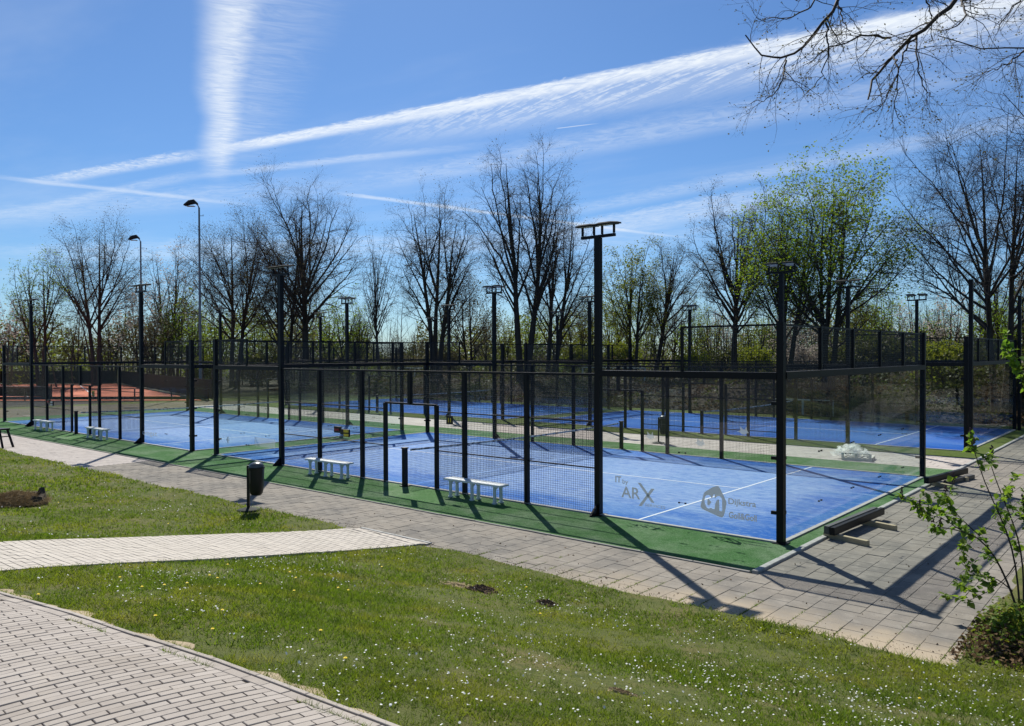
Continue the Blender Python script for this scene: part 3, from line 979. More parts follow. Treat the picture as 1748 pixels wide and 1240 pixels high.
# floodlight poles
def lamp_pole():
    t = thing('floodlight_pole', '', 'floodlight')
    mb = MB().box((-.065, -.065, 0), (.065, .065, 5.95)).box((-.14, -.14, 0), (.14, .14, .025))
    part('pole', mb.mesh('pole', M['steel']), t)
    part('gusset', gus.mesh('gusset', M['steel']), t)
    part('crossbar', MB().box((-.43, -.035, 5.95), (.43, .035, 6.01)).mesh('crossbar', M['steel']), t)
    hd = MB()
    hd.add([(-.20, -.21, 0), (.20, -.21, 0), (.20, .21, 0), (-.20, .21, 0), (-.20, -.21, .03), (.20, -.21, .03), (.20, .21, .03), (-.20, .21, .03),
            (-.14, -.15, .055), (.14, -.15, .055), (.14, .15, .055), (-.14, .15, .055)],
           [[(0, 3, 2, 1), (0, 1, 5, 4), (1, 2, 6, 5), (2, 3, 7, 6), (3, 0, 4, 7), (4, 5, 9, 8), (5, 6, 10, 9), (6, 7, 11, 10), (7, 4, 8, 11), (8, 9, 10, 11)]])
    HD = hd.mesh('lamp_head', M['lamp'])
    LN = MB().box((-.165, -.17, -.012), (.165, .17, -.002)).mesh('lens', M['lens'])
    BR = MB().box((-.02, -.02, 6.02), (.02, .02, 6.2)).mesh('bracket', M['steel'])
    for x, tilt in ((-.255, .12), (.255, .12)):
        h = part('lamp_head', HD, t, (x, 0, 6.21))
        h.rotation_euler = (tilt, 0, 0)
        part('lens', LN, h)
        for bx_ in (-.15, .15):
            part('bracket', BR, t, (x + bx_, 0, 0))
    return t


lp0 = lamp_pole()
first = True
cdesc = ['nearest court', 'left front court', 'right back court', 'left back court']
for i, ((ox, oy), nm, bl) in enumerate(COURTS):
    for X, e in ((-4, 'right'), (-16, 'left')):
        for Y, sd_ in ((0, 'near'), (10, 'far')):
            o = lp0 if first else copy_tree(lp0)
            first = False
            o.location = (ox + X, oy + Y, 0)
            o.rotation_euler = (0, 0, 0 if Y == 0 else PI)
            o['label'] = f'black floodlight pole on the {sd_} side of the {cdesc[i]}, {e} of its net'
            o['category'] = 'floodlight'
            o['group'] = 'floodlight poles round the courts'


# ------------------------------------------------------------------ writing on the glass
def text_me(name, s, size, m, depth=.002, bold=0.0):
    cu = bpy.data.curves.new(name, 'FONT')
    cu.body = s
    cu.size = size
    cu.offset = bold
    cu.extrude = depth / 2
    ob = bpy.data.objects.new(name, cu)
    COL.objects.link(ob)
    dg = bpy.context.evaluated_depsgraph_get()
    me = bpy.data.meshes.new_from_object(ob.evaluated_get(dg))
    bpy.data.objects.remove(ob)
    bpy.data.curves.remove(cu)
    me.materials.clear()
    me.materials.append(m)
    return me


def on_glass(name, me, cage, panel_x, x, z, w=None, h=None, m=None):
    """hang a flat print just outside the front pane that starts at local x = panel_x"""
    pn = [k for k in KIDS[cage.name] if k.name.startswith('glass_panel') and abs(k.location.x - panel_x) < .01 and abs(k.location.y) < .01][0]
    xs_ = [v.co.x for v in me.vertices]
    ys_ = [v.co.y for v in me.vertices]
    o = link(name, me, pn)
    sx = w / (max(xs_) - min(xs_)) if w else 1.0
    sy = h / (max(ys_) - min(ys_)) if h else sx
    o.scale = (sx, sy, 1)
    o.rotation_euler = (PI / 2, 0, 0)
    o.location = (x - panel_x - min(xs_) * sx, -.0105, z - min(ys_) * sy)
    return o


def poly_me(name, pts, m, t=.002):
    n = len(pts)
    V = [(x, y, t / 2) for x, y in pts] + [(x, y, -t / 2) for x, y in pts]
    return mesh_np(name, V, [np.array([tuple(range(n))]), np.array([(i, i + n, (i + 1) % n + n, (i + 1) % n) for i in range(n)])], m)


C0, C1 = ENCL[0], ENCL[1]
G = M['frost']
on_glass('lettering', text_me('lettering', 'IT', .2, G, bold=.006), C0, -4, -3.57, .755, .15, .135)
on_glass('lettering', text_me('lettering', 'by', .1, G, bold=.001), C0, -4, -3.39, .715, .14, .12)
on_glass('lettering', text_me('lettering', 'AR', .3, G, bold=.004), C0, -4, -3.42, .455, .46, .235)
bx = MB()
bx.add([(0, .47, .001), (.075, .47, .001), (.40, .10, .001), (.325, .10, .001), (0, .47, -.001), (.075, .47, -.001), (.40, .10, -.001), (.325, .10, -.001)], [[(0, 3, 2, 1), (4, 5, 6, 7), (0, 1, 5, 4), (1, 2, 6, 5), (2, 3, 7, 6), (3, 0, 4, 7)]])
bx.add([(.02, 0, .0035), (.095, 0, .0035), (.40, .385, .0035), (.325, .385, .0035), (.02, 0, .0015), (.095, 0, .0015), (.40, .385, .0015), (.325, .385, .0015)], [[(0, 1, 2, 3), (4, 7, 6, 5), (0, 4, 5, 1), (1, 5, 6, 2), (2, 6, 7, 3), (3, 7, 4, 0)]])
on_glass('lettering', bx.mesh('lettering', G), C0, -4, -3.02, .325, .40, .475)
on_glass('lettering', text_me('lettering', 'SERVICES', .08, G), C0, -4, -2.84, .335, .46, .055)
# house-shaped badge with two joined letters cut out as paler strokes
def cutout_me(name, loops, m):
    cu = bpy.data.curves.new(name, 'CURVE')
    cu.dimensions = '2D'
    cu.fill_mode = 'BOTH'
    cu.extrude = .001
    for lp in loops:
        sp = cu.splines.new('POLY')
        sp.points.add(len(lp) - 1)
        for p, (x, y) in zip(sp.points, lp):
            p.co = (x, y, 0, 1)
        sp.use_cyclic_u = True
    ob = bpy.data.objects.new(name, cu)
    COL.objects.link(ob)
    me = bpy.data.meshes.new_from_object(ob.evaluated_get(bpy.context.evaluated_depsgraph_get()))
    bpy.data.objects.remove(ob)
    bpy.data.curves.remove(cu)
    me.materials.clear()
    me.materials.append(m)
    return me


BADGE = [[(-1.252, 0.92), (-1.218, 0.914), (-1.194, 0.885), (-1.116, 0.748), (-1.062, 0.64), (-1.058, 0.596), (-1.089, 0.441), (-1.116, 0.355), (-1.15, 0.325), (-1.204, 0.33), (-1.558, 0.436), (-1.596, 0.469), (-1.596, 0.511), (-1.529, 0.752), (-1.494, 0.788), (-1.341, 0.888)],
         [(-1.515, 0.618), (-1.501, 0.684), (-1.47, 0.717), (-1.425, 0.728), (-1.39, 0.71), (-1.359, 0.662), (-1.324, 0.749), (-1.3, 0.752), (-1.299, 0.669), (-1.252, 0.719), (-1.204, 0.731), (-1.163, 0.704), (-1.146, 0.662), (-1.146, 0.446), (-1.204, 0.445), (-1.208, 0.654), (-1.231, 0.667), (-1.259, 0.642), (-1.292, 0.568), (-1.3, 0.47), (-1.342, 0.463), (-1.375, 0.484), (-1.432, 0.461), (-1.474, 0.481), (-1.508, 0.561)],
         [(-1.432, 0.654), (-1.369, 0.594), (-1.418, 0.52), (-1.453, 0.535), (-1.452, 0.625)]]
on_glass('badge', cutout_me('badge', BADGE, G), C0, -2, -1.596, .325)
on_glass('lettering', text_me('lettering', 'Dijkstra', .15, G, bold=.003), C0, -2, -1.02, .565, .55, .15)
on_glass('lettering', text_me('lettering', 'Goll&Goll', .14, G, bold=.004), C0, -2, -1.01, .335, .55, .125)
on_glass('lettering', text_me('lettering', 'oogst', .2, M['frost2'], bold=.004), C1, -4, -3.95, .30, 1.25, .22)
on_glass('banner', poly_me('banner', [(0, 0), (1.2, 0), (1.2, .3), (0, .3)], M['frost2']), C0, -18, -17.55, .50, 1.2, .29)
st = []
for k in range(12):
    a = k * PI / 6
    rr = .14 if k % 2 == 0 else .06
    st.append((rr * math.cos(a), rr * math.sin(a)))
on_glass('emblem', poly_me('emblem', st, G), C0, -20, -19.35, .43, .26, .3)
bird = [(0, .06), (.05, .07), (.08, .10), (.06, .17), (.13, .11), (.17, .10), (.20, .17), (.215, .09), (.25, .04), (.21, .03), (.17, 0), (.10, .01), (.06, .045)]
for px_, x, z in ((-2, -1.74, 1.66), (-4, -2.86, 1.72), (-2, -.85, 1.94)):
    on_glass('bird_sticker', poly_me('bird_sticker', bird, M['frost']), C0, px_, x, z, .24, .16)


# ------------------------------------------------------------------ benches, bins, signs
def make_bench():
    t = thing('bench', '', 'bench')
    s = MB().cham((-.92, -.16, .405), (.92, .16, .45), .012)
    part('seat', s.mesh('seat', M['white']), t)
    lg = MB()
    lg.add([(-.03, -.035, 0), (.03, -.035, 0), (.03, .035, 0), (-.03, .035, 0), (-.022, -.03, .30), (.022, -.03, .30), (.022, .03, .30), (-.022, .03, .30), (-.03, -.045, .405), (.03, -.045, .405), (.03, .055, .405), (-.03, .055, .405)],
           [[(0, 3, 2, 1), (0, 1, 5, 4), (1, 2, 6, 5), (2, 3, 7, 6), (3, 0, 4, 7), (4, 5, 9, 8), (5, 6, 10, 9), (6, 7, 11, 10), (7, 4, 8, 11)]])
    lg.box((-.045, -.05, 0), (.045, .05, .03))
    L = lg.mesh('leg', M['white'])
    br = MB()
    for k in range(6):
        a0, a1 = PI * k / 6, PI * (k + 1) / 6
        y0, y1 = -.085 * math.cos(a0), -.085 * math.cos(a1)
        z0, z1 = .29 + .085 * math.sin(a0), .29 + .085 * math.sin(a1)
        br.add([(-.022, y0, z0), (.022, y0, z0), (.022, y1, z1), (-.022, y1, z1), (-.022, y0, .404), (.022, y0, .404), (.022, y1, .404), (-.022, y1, .404)], [[(0, 3, 2, 1), (0, 1, 5, 4), (2, 3, 7, 6), (0, 4, 7, 3), (1, 2, 6, 5)]])
    BRM = br.mesh('arch', M['white'])
    for x in (-.72, 0, .72):
        part('leg', L, t, (x, -.11, 0))
        part('leg', L, t, (x, .11, 0), PI)
        part('arch', BRM, t, (x, 0, 0))
    return t


bn = make_bench()
for i, (x, y, rz, lb) in enumerate([(-7.25, -.42, .0, 'white plastic bench right of the doorway of the nearest court'), (-13.0, -.42, .02, 'white plastic bench left of the doorway of the nearest court, behind the litter bin'),
                                    (-28.9, -.42, -.02, 'white plastic bench right of the doorway of the left front court'), (-34.9, -.42, .01, 'white plastic bench left of the doorway of the left front court')]):
    o = bn if i == 0 else copy_tree(bn)
    o.location = (x, y, .006)
    o.rotation_euler = (0, 0, rz)
    o['label'] = lb
    o['category'] = 'bench'
    o['group'] = 'white benches along the front of the courts'


def make_bin():
    t = thing('litter_bin', '', 'litter bin')
    part('base', MB().lathe([(.25, 0), (.25, .015), (.20, .035), (.08, .06), (.06, .07)], 20).mesh('base', M['screen'], True), t)
    part('post', MB().box((-.025, -.035, .03), (.025, .035, 1.0)).mesh('post', M['binplastic']), t)
    k = 20
    prof = [(.05, .335), (.10, .345), (.125, .385), (.138, .46), (.150, .70), (.158, .94)]
    V = []
    for r, z in prof:
        for j in range(k):
            a = j / k * 2 * PI
            cx, cy = math.cos(a), math.sin(a)
            f = (abs(cx) ** 3.2 + abs(cy) ** 3.2) ** (-1 / 3.2)
            V.append((.185 + r * cx * f, r * .95 * cy * f, z))
    F = [(i * k + j, i * k + (j + 1) % k, (i + 1) * k + (j + 1) % k, (i + 1) * k + j) for i in range(len(prof) - 1) for j in range(k)]
    bm_ = mesh_np('body', V, [np.array(F), np.array([tuple(range(k))[::-1]])], M['binplastic'], True)
    part('body', bm_, t)
    part('collar', MB().lathe([(.165, .93), (.18, .935), (.18, .965), (.165, .97)], 24, (.185, 0, 0)).mesh('collar', M['binplastic'], True), t)
    part('lid', MB().lathe([(.165, .965), (.163, .995), (.14, 1.035), (.09, 1.062), (.04, 1.075), (.01, 1.078)], 24, (.185, 0, 0)).mesh('lid', M['binlid'], True), t)
    part('bracket', MB().box((.024, -.03, .60), (.06, .03, .66)).box((.024, -.03, .85), (.05, .03, .91)).mesh('bracket', M['binplastic']), t)
    part('label_strip', MB().box((.085, -.149, .62), (.103, -.143, .90)).mesh('label_strip', M['label']), t)
    return t


b0 = make_bin()
b0.location = (-10.2, -4.62, float(terr(-10.2, -4.62)))
b0.rotation_euler = (0, 0, R(38))
b0['label'] = 'black litter bin with domed lid on a post at the lawn edge'
b1 = copy_tree(b0)
b1.location = (-9.95, 12.75, 0)
b1['label'] = 'black litter bin standing on the pale walkway behind the nearest court'
for b in (b0, b1):
    b['category'] = 'litter bin'
    b['group'] = 'black litter bins'

sg = thing('number_sign', 'small black sign with yellow number 11 beside a mesh post of the nearest court', 'sign', (-8.45, -.075, 1.82), 0, 'number signs on the court mesh')
part('plate', MB().box((-.115, -.006, -.11), (.115, .006, .11)).mesh('plate', M['black']), sg)
part('arm', MB().bar((.115, .0, -.10), (.42, .02, -.16), .02).mesh('arm', M['steel']), sg)
dg_ = text_me('digits', '11', .15, M['yellow'], bold=.004)
dob = part('digits', dg_, sg, (-.075, -.008, -.055))
dob.rotation_euler = (PI / 2, 0, 0)
sg2 = thing('number_sign', 'small black sign with yellow edging by the doorway of the left front court', 'sign', (-30.15, -.075, 1.84), 0, 'number signs on the court mesh')
part('plate', MB().box((-.14, -.006, -.12), (.14, .006, .12)).mesh('plate', M['black']), sg2)
part('border', MB().box((-.12, -.010, .07), (.12, -.007, .10)).box((-.12, -.010, -.10), (-.09, -.007, .07)).box((.09, -.010, -.10), (.12, -.007, .07)).mesh('border', M['yellow']), sg2)
for i, (x, lb) in enumerate(((-12.8, 'black score counter with red and yellow cards on the mesh of the nearest court'), (-35.0, 'black score counter with pale cards on the mesh of the left front court'))):
    s_ = thing('score_counter', lb, 'scoreboard', (x, -.09, 1.27), 0, 'score counters on the court mesh')
    part('body', MB().box((-.35, -.03, -.05), (-.06, .03, .13)).box((-.06, -.03, -.08), (.13, .03, .07)).box((.13, -.03, -.14), (.33, .03, .07)).mesh('body', M['black']), s_)
    cd_ = MB().box((-.05, -.05, -.035), (.05, -.031, .035)).mesh('card', M['yellow'] if i == 0 else M['paletimber'])
    cr = MB().box((-.05, -.05, -.03), (.05, -.031, .03)).mesh('card', M['red'])
    part('card', cr, s_, (-.27, 0, .04))
    part('card', cr, s_, (-.15, 0, .04))
    for cx_, cz_ in ((.18, .02), (.28, .02), (.18, -.09), (.28, -.09)):
        part('card', cd_, s_, (cx_, 0, cz_))

# ------------------------------------------------------------------ beams on blocks, pallet
gB = 'loose steel beams lying on timber blocks'
def beam(lb, p, q, w, h, m='steel'):
    p = np.array(p, float)
    q = np.array(q, float)
    me = MB()
    L = np.linalg.norm(q - p)
    me.box((-L / 2, -w / 2, -h / 2), (L / 2, w / 2, h / 2 - .012)).box((-L / 2, -w / 2 + .006, h / 2 - .012), (L / 2, w / 2 - .006, h / 2))
    o = thing('steel_beam', lb, 'steel beam', tuple((p + q) / 2), math.atan2(q[1] - p[1], q[0] - p[0]), gB, me.mesh('steel_beam', M[m]))
    return o


def block(lb, p, q, w, h):
    p = np.array(p, float)
    q = np.array(q, float)
    L = np.linalg.norm(q - p)
    return thing('timber_block', lb, 'timber', tuple((p + q) / 2), math.atan2(q[1] - p[1], q[0] - p[0]), 'pale timber blocks under the beams', MB().cham((-L / 2, -w / 2, 0), (L / 2, w / 2, h), .006).mesh('timber_block', M['wood']))


block('pale timber block under the front end of the nearer beams', (.42, 1.05, 0), (1.27, .80, 0), .09, .10)
block('pale timber block under the rear end of the nearer beams', (.46, 2.72, 0), (1.30, 2.45, 0), .09, .10)
beam('dark grey steel beam of the nearer stack, on the kerb side', (.52, .85, .175), (.66, 3.35, .175), .10, .145, 'steel2')
beam('black steel beam of the nearer stack, facing the tiles', (.64, .80, .175), (.78, 3.42, .175), .09, .14, 'steel')
block('grey timber block under the front of the farther beams', (.50, 8.75, 0), (1.05, 8.35, 0), .10, .11)
block('grey timber block under the rear of the farther beams', (.55, 10.3, 0), (1.1, 10.0, 0), .10, .11)
beam('long black steel beam on top of the farther stack', (.52, 8.15, .19), (.92, 10.75, .19), .12, .15, 'steel')
beam('shorter black steel beam lying beside the farther stack', (.78, 9.0, .06), (1.12, 10.6, .06), .10, .11, 'steel2')

pt = thing('pallet', 'white timber pallet on the walkway under crumpled plastic', 'pallet', (-2.55, 12.75, 0), R(8))
for y in (-.36, 0, .36):
    part('bearer', MB().box((-.45, y - .04, 0), (.45, y + .04, .09)).mesh('bearer', M['paletimber']), pt)
for k in range(6):
    part('board', MB().box((-.45 + k * .162, -.40, .092), (-.45 + k * .162 + .09, .40, .11)).mesh('board', M['paletimber']), pt)
for x in (-.41, 0, .41):
    part('block', MB().box((x - .04, -.40, .112), (x + .04, -.36, .21)).mesh('block', M['paletimber']), pt)
part('side_rail', MB().box((-.45, -.40, .212), (.45, -.36, .24)).mesh('side_rail', M['paletimber']), pt)
rg = np.random.default_rng(5)
ms_ = MB()
for k in range(95):
    f, a = rg.uniform(0, 1) ** .6, rg.uniform(0, 2 * PI)
    c = np.array((-.22 + .55 * f * math.cos(a), .08 + .36 * f * math.sin(a), .14 + .33 * (1 - f ** 2) * rg.uniform(.3, 1)))
    d1 = rg.normal(0, 1, 3) * np.array((1, 1, .5))
    d1 *= rg.uniform(.06, .17) / np.linalg.norm(d1)
    d2 = rg.normal(0, 1, 3) * np.array((1, 1, .6))
    d2 *= rg.uniform(.04, .11) / np.linalg.norm(d2)
    nn = np.cross(d1, d2)
    nn *= .04 / (np.linalg.norm(nn) + 1e-6)
    ms_.add([c - d1 - d2, c - d2 + nn, c + d1 - d2, c + d1 + d2 * .7 - nn, c + d2 + nn * 1.5, c - d1 + d2], [[(0, 1, 4, 5), (1, 2, 3, 4)]])
thing('plastic_sheet', 'crumpled heap of clear plastic film lying over the pallet', 'plastic sheet', (-2.55, 12.75, 0), R(8), None, ms_.mesh('plastic_sheet', M['plastic']))


tr = thing('steel_trestle', 'black steel trestle at the left edge on the pale pavers', 'trestle', (-29.0, -4.2, 0), R(20))
part('top', MB().box((-.9, -.2, .66), (.72, .2, .72)).mesh('top', M['steel']), tr)
for y in (-.16, .16):
    part('leg', MB().bar((.62, y, .66), (.86, y * 1.3, 0), .06).mesh('leg', M['steel']), tr)
    part('leg', MB().bar((-.8, y, .66), (-1.0, y * 1.3, 0), .06).mesh('leg', M['steel']), tr)
part('brace', MB().bar((.70, -.18, .42), (.70, .18, .42), .035).mesh('brace', M['steel']), tr)
#@@NATURE
# ------------------------------------------------------------------ far tennis courts, fences, rails, masts
clay = [(-52.6, 16.7), (-95.4, 28.2), (-118, 10), (-84, -8)]
clay = clay[::-1] if not inside(clay, np.array([-80.]), np.array([12.]))[0] else clay
struct('clay_court', sheet('clay_court', clay, lambda x, y: np.zeros(np.shape(x)) - .03, M['clay'], step=4))
lb_ = MB()
for p, q_ in (((-63, 13), (-96, 24)), ((-70, 4), (-104, 15)), ((-68, 9.5), (-88, 16.2)), ((-68, 9.5), (-71, 5.3))):
    lb_.bar((*p, -.02), (*q_, -.02), .09, .012)
ln = link('court_lines', lb_.mesh('court_lines', M['line']), bpy.data.objects['clay_court'])
ln['kind'] = 'stuff'


def fence(name, label, p, q, h, step, m, cloth, z0=0.0, group='fences round the clay courts'):
    t = thing(name, label, 'fence', (0, 0, 0), 0, group)
    p, q = np.array(p, float), np.array(q, float)
    L = np.linalg.norm(q - p)
    n = max(1, int(round(L / step)))
    pm = MB().box((-.04, -.04, 0), (.04, .04, h)).mesh('post', M['steel'])
    for k in range(n + 1):
        x, y = p + (q - p) * k / n
        part('post', pm, t, (x, y, z0))
    part('rail', MB().bar((*p, z0 + h), (*q, z0 + h), .05).mesh('rail', M['steel']), t)
    d = (q - p) / L
    nrm = np.array((-d[1], d[0])) * .05
    if cloth:
        a, b = p + nrm, q + nrm
        part('windscreen', MB().bar((*a, z0 + cloth / 2 + .05), (*b, z0 + cloth / 2 + .05), .02, cloth).mesh('windscreen', m), t)
    return t


fence('windscreen_fence', 'low dark windscreen fence along the near side of the clay courts', (-52.0, 16.9), (-83.5, -8.6), .9, 3.0, M['screen'], .24)
fence('windscreen_fence', 'tall dark fence closing the clay courts in front of the trees', (-52.3, 17.4), (-96, 28.9), 2.6, 3.0, M['screen'], 1.5)
fence('windscreen_fence', 'long dark fence behind the clay courts at the left edge', (-96.4, 28.6), (-119, 10), 2.6, 3.0, M['screen'], 1.5)
M['verge'] = mat('dry worn verge', (0.150, 0.122, 0.088), 0.95, 0.1, vary=[(0.3, (0.10, 0.09, 0.055), 0.42, 0.64, 0.8), (1.3, (0.19, 0.155, 0.11), 0.5, 0.72, 0.7), (8, (0.07, 0.062, 0.042), 0.52, 0.75, 0.6)], bump=(6, 1.0, 0.1))
struct('dry_verge', sheet('dry_verge', [(-44.6, -14), (-44.6, 29.2), (-50, 29.2), (-52, 16.4), (-83, -9.3), (-62, -22)], lambda x, y: np.zeros(np.shape(x)) - .05, M['verge'], step=3))
nt_ = thing('tennis_net', 'dark tennis net standing across the red clay court', 'net', (0, 0, 0))
pa, pb = np.array((-66.5, 10.8)), np.array((-77.5, 5.2))
part('netting', MB().bar((*pa, .45), (*pb, .45), .02, .8).mesh('netting', M['screen']), nt_)
part('net_band', MB().bar((*pa, .90), (*pb, .90), .03, .07).mesh('net_band', M['tape']), nt_)
for p in (pa, pb):
    part('net_post', MB().box((p[0] - .05, p[1] - .05, -.03), (p[0] + .05, p[1] + .05, 1.08)).mesh('net_post', M['steel']), nt_)


def rail_fence(label, x0, x1, y, h):
    t = thing('timber_rail', label, 'rail', (0, 0, 0), 0, 'pale rails behind the back row')
    z0 = float(bank(np.array((x0 + x1) / 2), np.array(y)))
    part('rail', MB().box((x0, y - .03, z0 + h - .07), (x1, y + .03, z0 + h)).mesh('rail', M['paletimber']), t)
    for x in (x0 + .05, (x0 + x1) / 2, x1 - .05):
        part('post', MB().box((x - .05, y + .032, z0 - .1), (x + .05, y + .12, z0 + h - .01)).mesh('post', M['paletimber']), t)


rail_fence('low pale rail on posts behind the right back court', -12.6, -9.2, 30.2, .95)
rail_fence('long pale rail in the shade beyond the back row', -31, -25.2, 37.0, .9)
rail_fence('pale rail among trunks behind the left back court', -52, -47, 36.0, .9)


def hood_mast(label, x, y, h, rz):
    t = thing('hooded_mast', label, 'lamp post', (x, y, float(bank(np.array(x), np.array(y)))), rz, 'tall hooded masts of the clay courts')
    part('mast', MB().tube([(0, 0, 0), (0, 0, 1.2), (0, 0, 1.25), (0, 0, h)], [.17, .16, .13, .075], 10).mesh('mast', M['galv'], True), t)
    part('arm', MB().tube([(0, 0, h - .05), (-.12, 0, h + .22), (-.38, 0, h + .42)], .05, 8).mesh('arm', M['galv'], True), t)
    hd = MB()
    rows = [(-.1, .08, .10, .5), (-.45, .30, .26, .62), (-.9, .36, .26, .55), (-1.3, .24, .12, .42)]
    V = []
    k = 10
    for (x_, w_, t_, zc) in rows:
        for j in range(k):
            a = PI * j / (k - 1)
            V.append((x_, w_ * math.cos(a), h - .05 + zc - .2 + t_ * math.sin(a) * 1.4))
    F = [(i * k + j, i * k + j + 1, (i + 1) * k + j + 1, (i + 1) * k + j) for i in range(3) for j in range(k - 1)]
    F += [(i * k, (i + 1) * k, (i + 2) * k - 1, i * k + k - 1) for i in range(3)]
    part('hood', mesh_np('hood', V, [np.array(F), np.array([tuple(range(k)), tuple(range(3 * k, 4 * k))[::-1]])], M['lamp']), t)
    part('reflector', MB().box((-1.1, -.2, h + .10), (-.4, .2, h + .14)).mesh('reflector', M['lens']), t)
    part('step_bracket', MB().box((.06, -.02, h - .75), (.42, .02, h - .71)).mesh('step_bracket', M['galv']), t)


hood_mast('tall grey mast with hooded lamp rising above the dense bare trees', -60.8, 20.9, 16.6, R(40))
hood_mast('grey mast with hooded lamp seen behind a floodlight pole of the left front court', -81.2, 24.9, 16.0, R(40))


# ------------------------------------------------------------------ trees
def spawn(rng, P, Rr, K, t0, t1, ang, Lf, rf, n, up, wob, jl=.35):
    """children of the branches P (B,n,3): K each"""
    B, m, _ = P.shape
    t = t0 + (t1 - t0) * ((np.arange(K)[None] + rng.uniform(.1, .9, (B, K))) / K)
    f = t * (m - 1)
    i = np.clip(f.astype(int), 0, m - 2)
    w = (f - i)[..., None]
    bi = np.arange(B)[:, None]
    p = P[bi, i] * (1 - w) + P[bi, i + 1] * w
    T = P[bi, i + 1] - P[bi, i]
    T /= np.linalg.norm(T, axis=2, keepdims=True) + 1e-9
    r = Rr[bi, i] * (1 - w[..., 0]) + Rr[bi, i + 1] * w[..., 0]
    az = rng.uniform(0, 2 * PI, (B, K))
    ref = np.where(np.abs(T[..., 2:3]) > .92, np.array([1., 0, 0]), np.array([0, 0, 1.]))
    U = np.cross(T, ref)
    U /= np.linalg.norm(U, axis=2, keepdims=True) + 1e-9
    W = np.cross(T, U)
    a = R(ang) * rng.uniform(.65, 1.3, (B, K))
    d = T * np.cos(a)[..., None] + (U * np.cos(az)[..., None] + W * np.sin(az)[..., None]) * np.sin(a)[..., None]
    L = Lf(t, p) * rng.uniform(1 - jl, 1 + jl, (B, K))
    return grow(rng, p.reshape(-1, 3), d.reshape(-1, 3), L.ravel(), np.minimum(r.ravel() * .8, rf(r).ravel()), n, up, wob)


def grow(rng, p, d, L, r, n, up, wob, tip=.35):
    B = len(p)
    pts = [p]
    for k in range(n):
        d = d + np.array([0, 0, up / n]) + rng.normal(0, wob, (B, 3))
        d = d / np.linalg.norm(d, axis=1, keepdims=True)
        p = p + d * (L / n)[:, None]
        pts.append(p)
    P = np.stack(pts, 1)
    Rr = r[:, None] * np.linspace(1, tip, n + 1)[None]
    return P, Rr


def leaf_quads(rng, C, size, up=.3):
    n = len(C)
    a = rng.normal(0, 1, (n, 3))
    a[:, 2] *= .6
    a /= np.linalg.norm(a, axis=1, keepdims=True)
    b = rng.normal(0, 1, (n, 3))
    b -= a * (a * b).sum(1, keepdims=True)
    b /= np.linalg.norm(b, axis=1, keepdims=True)
    s = size * rng.uniform(.55, 1.3, (n, 1))
    V = np.stack([C - a * s * .5, C + b * s * .32, C + a * s * .6, C - b * s * .32], 1).reshape(-1, 3)
    return V, np.arange(n * 4).reshape(-1, 4)


def cat(parts):
    V, F, n = [], [], 0
    for v, f in parts:
        V.append(v)
        F.append(f + n)
        n += len(v)
    return np.concatenate(V), np.concatenate(F)


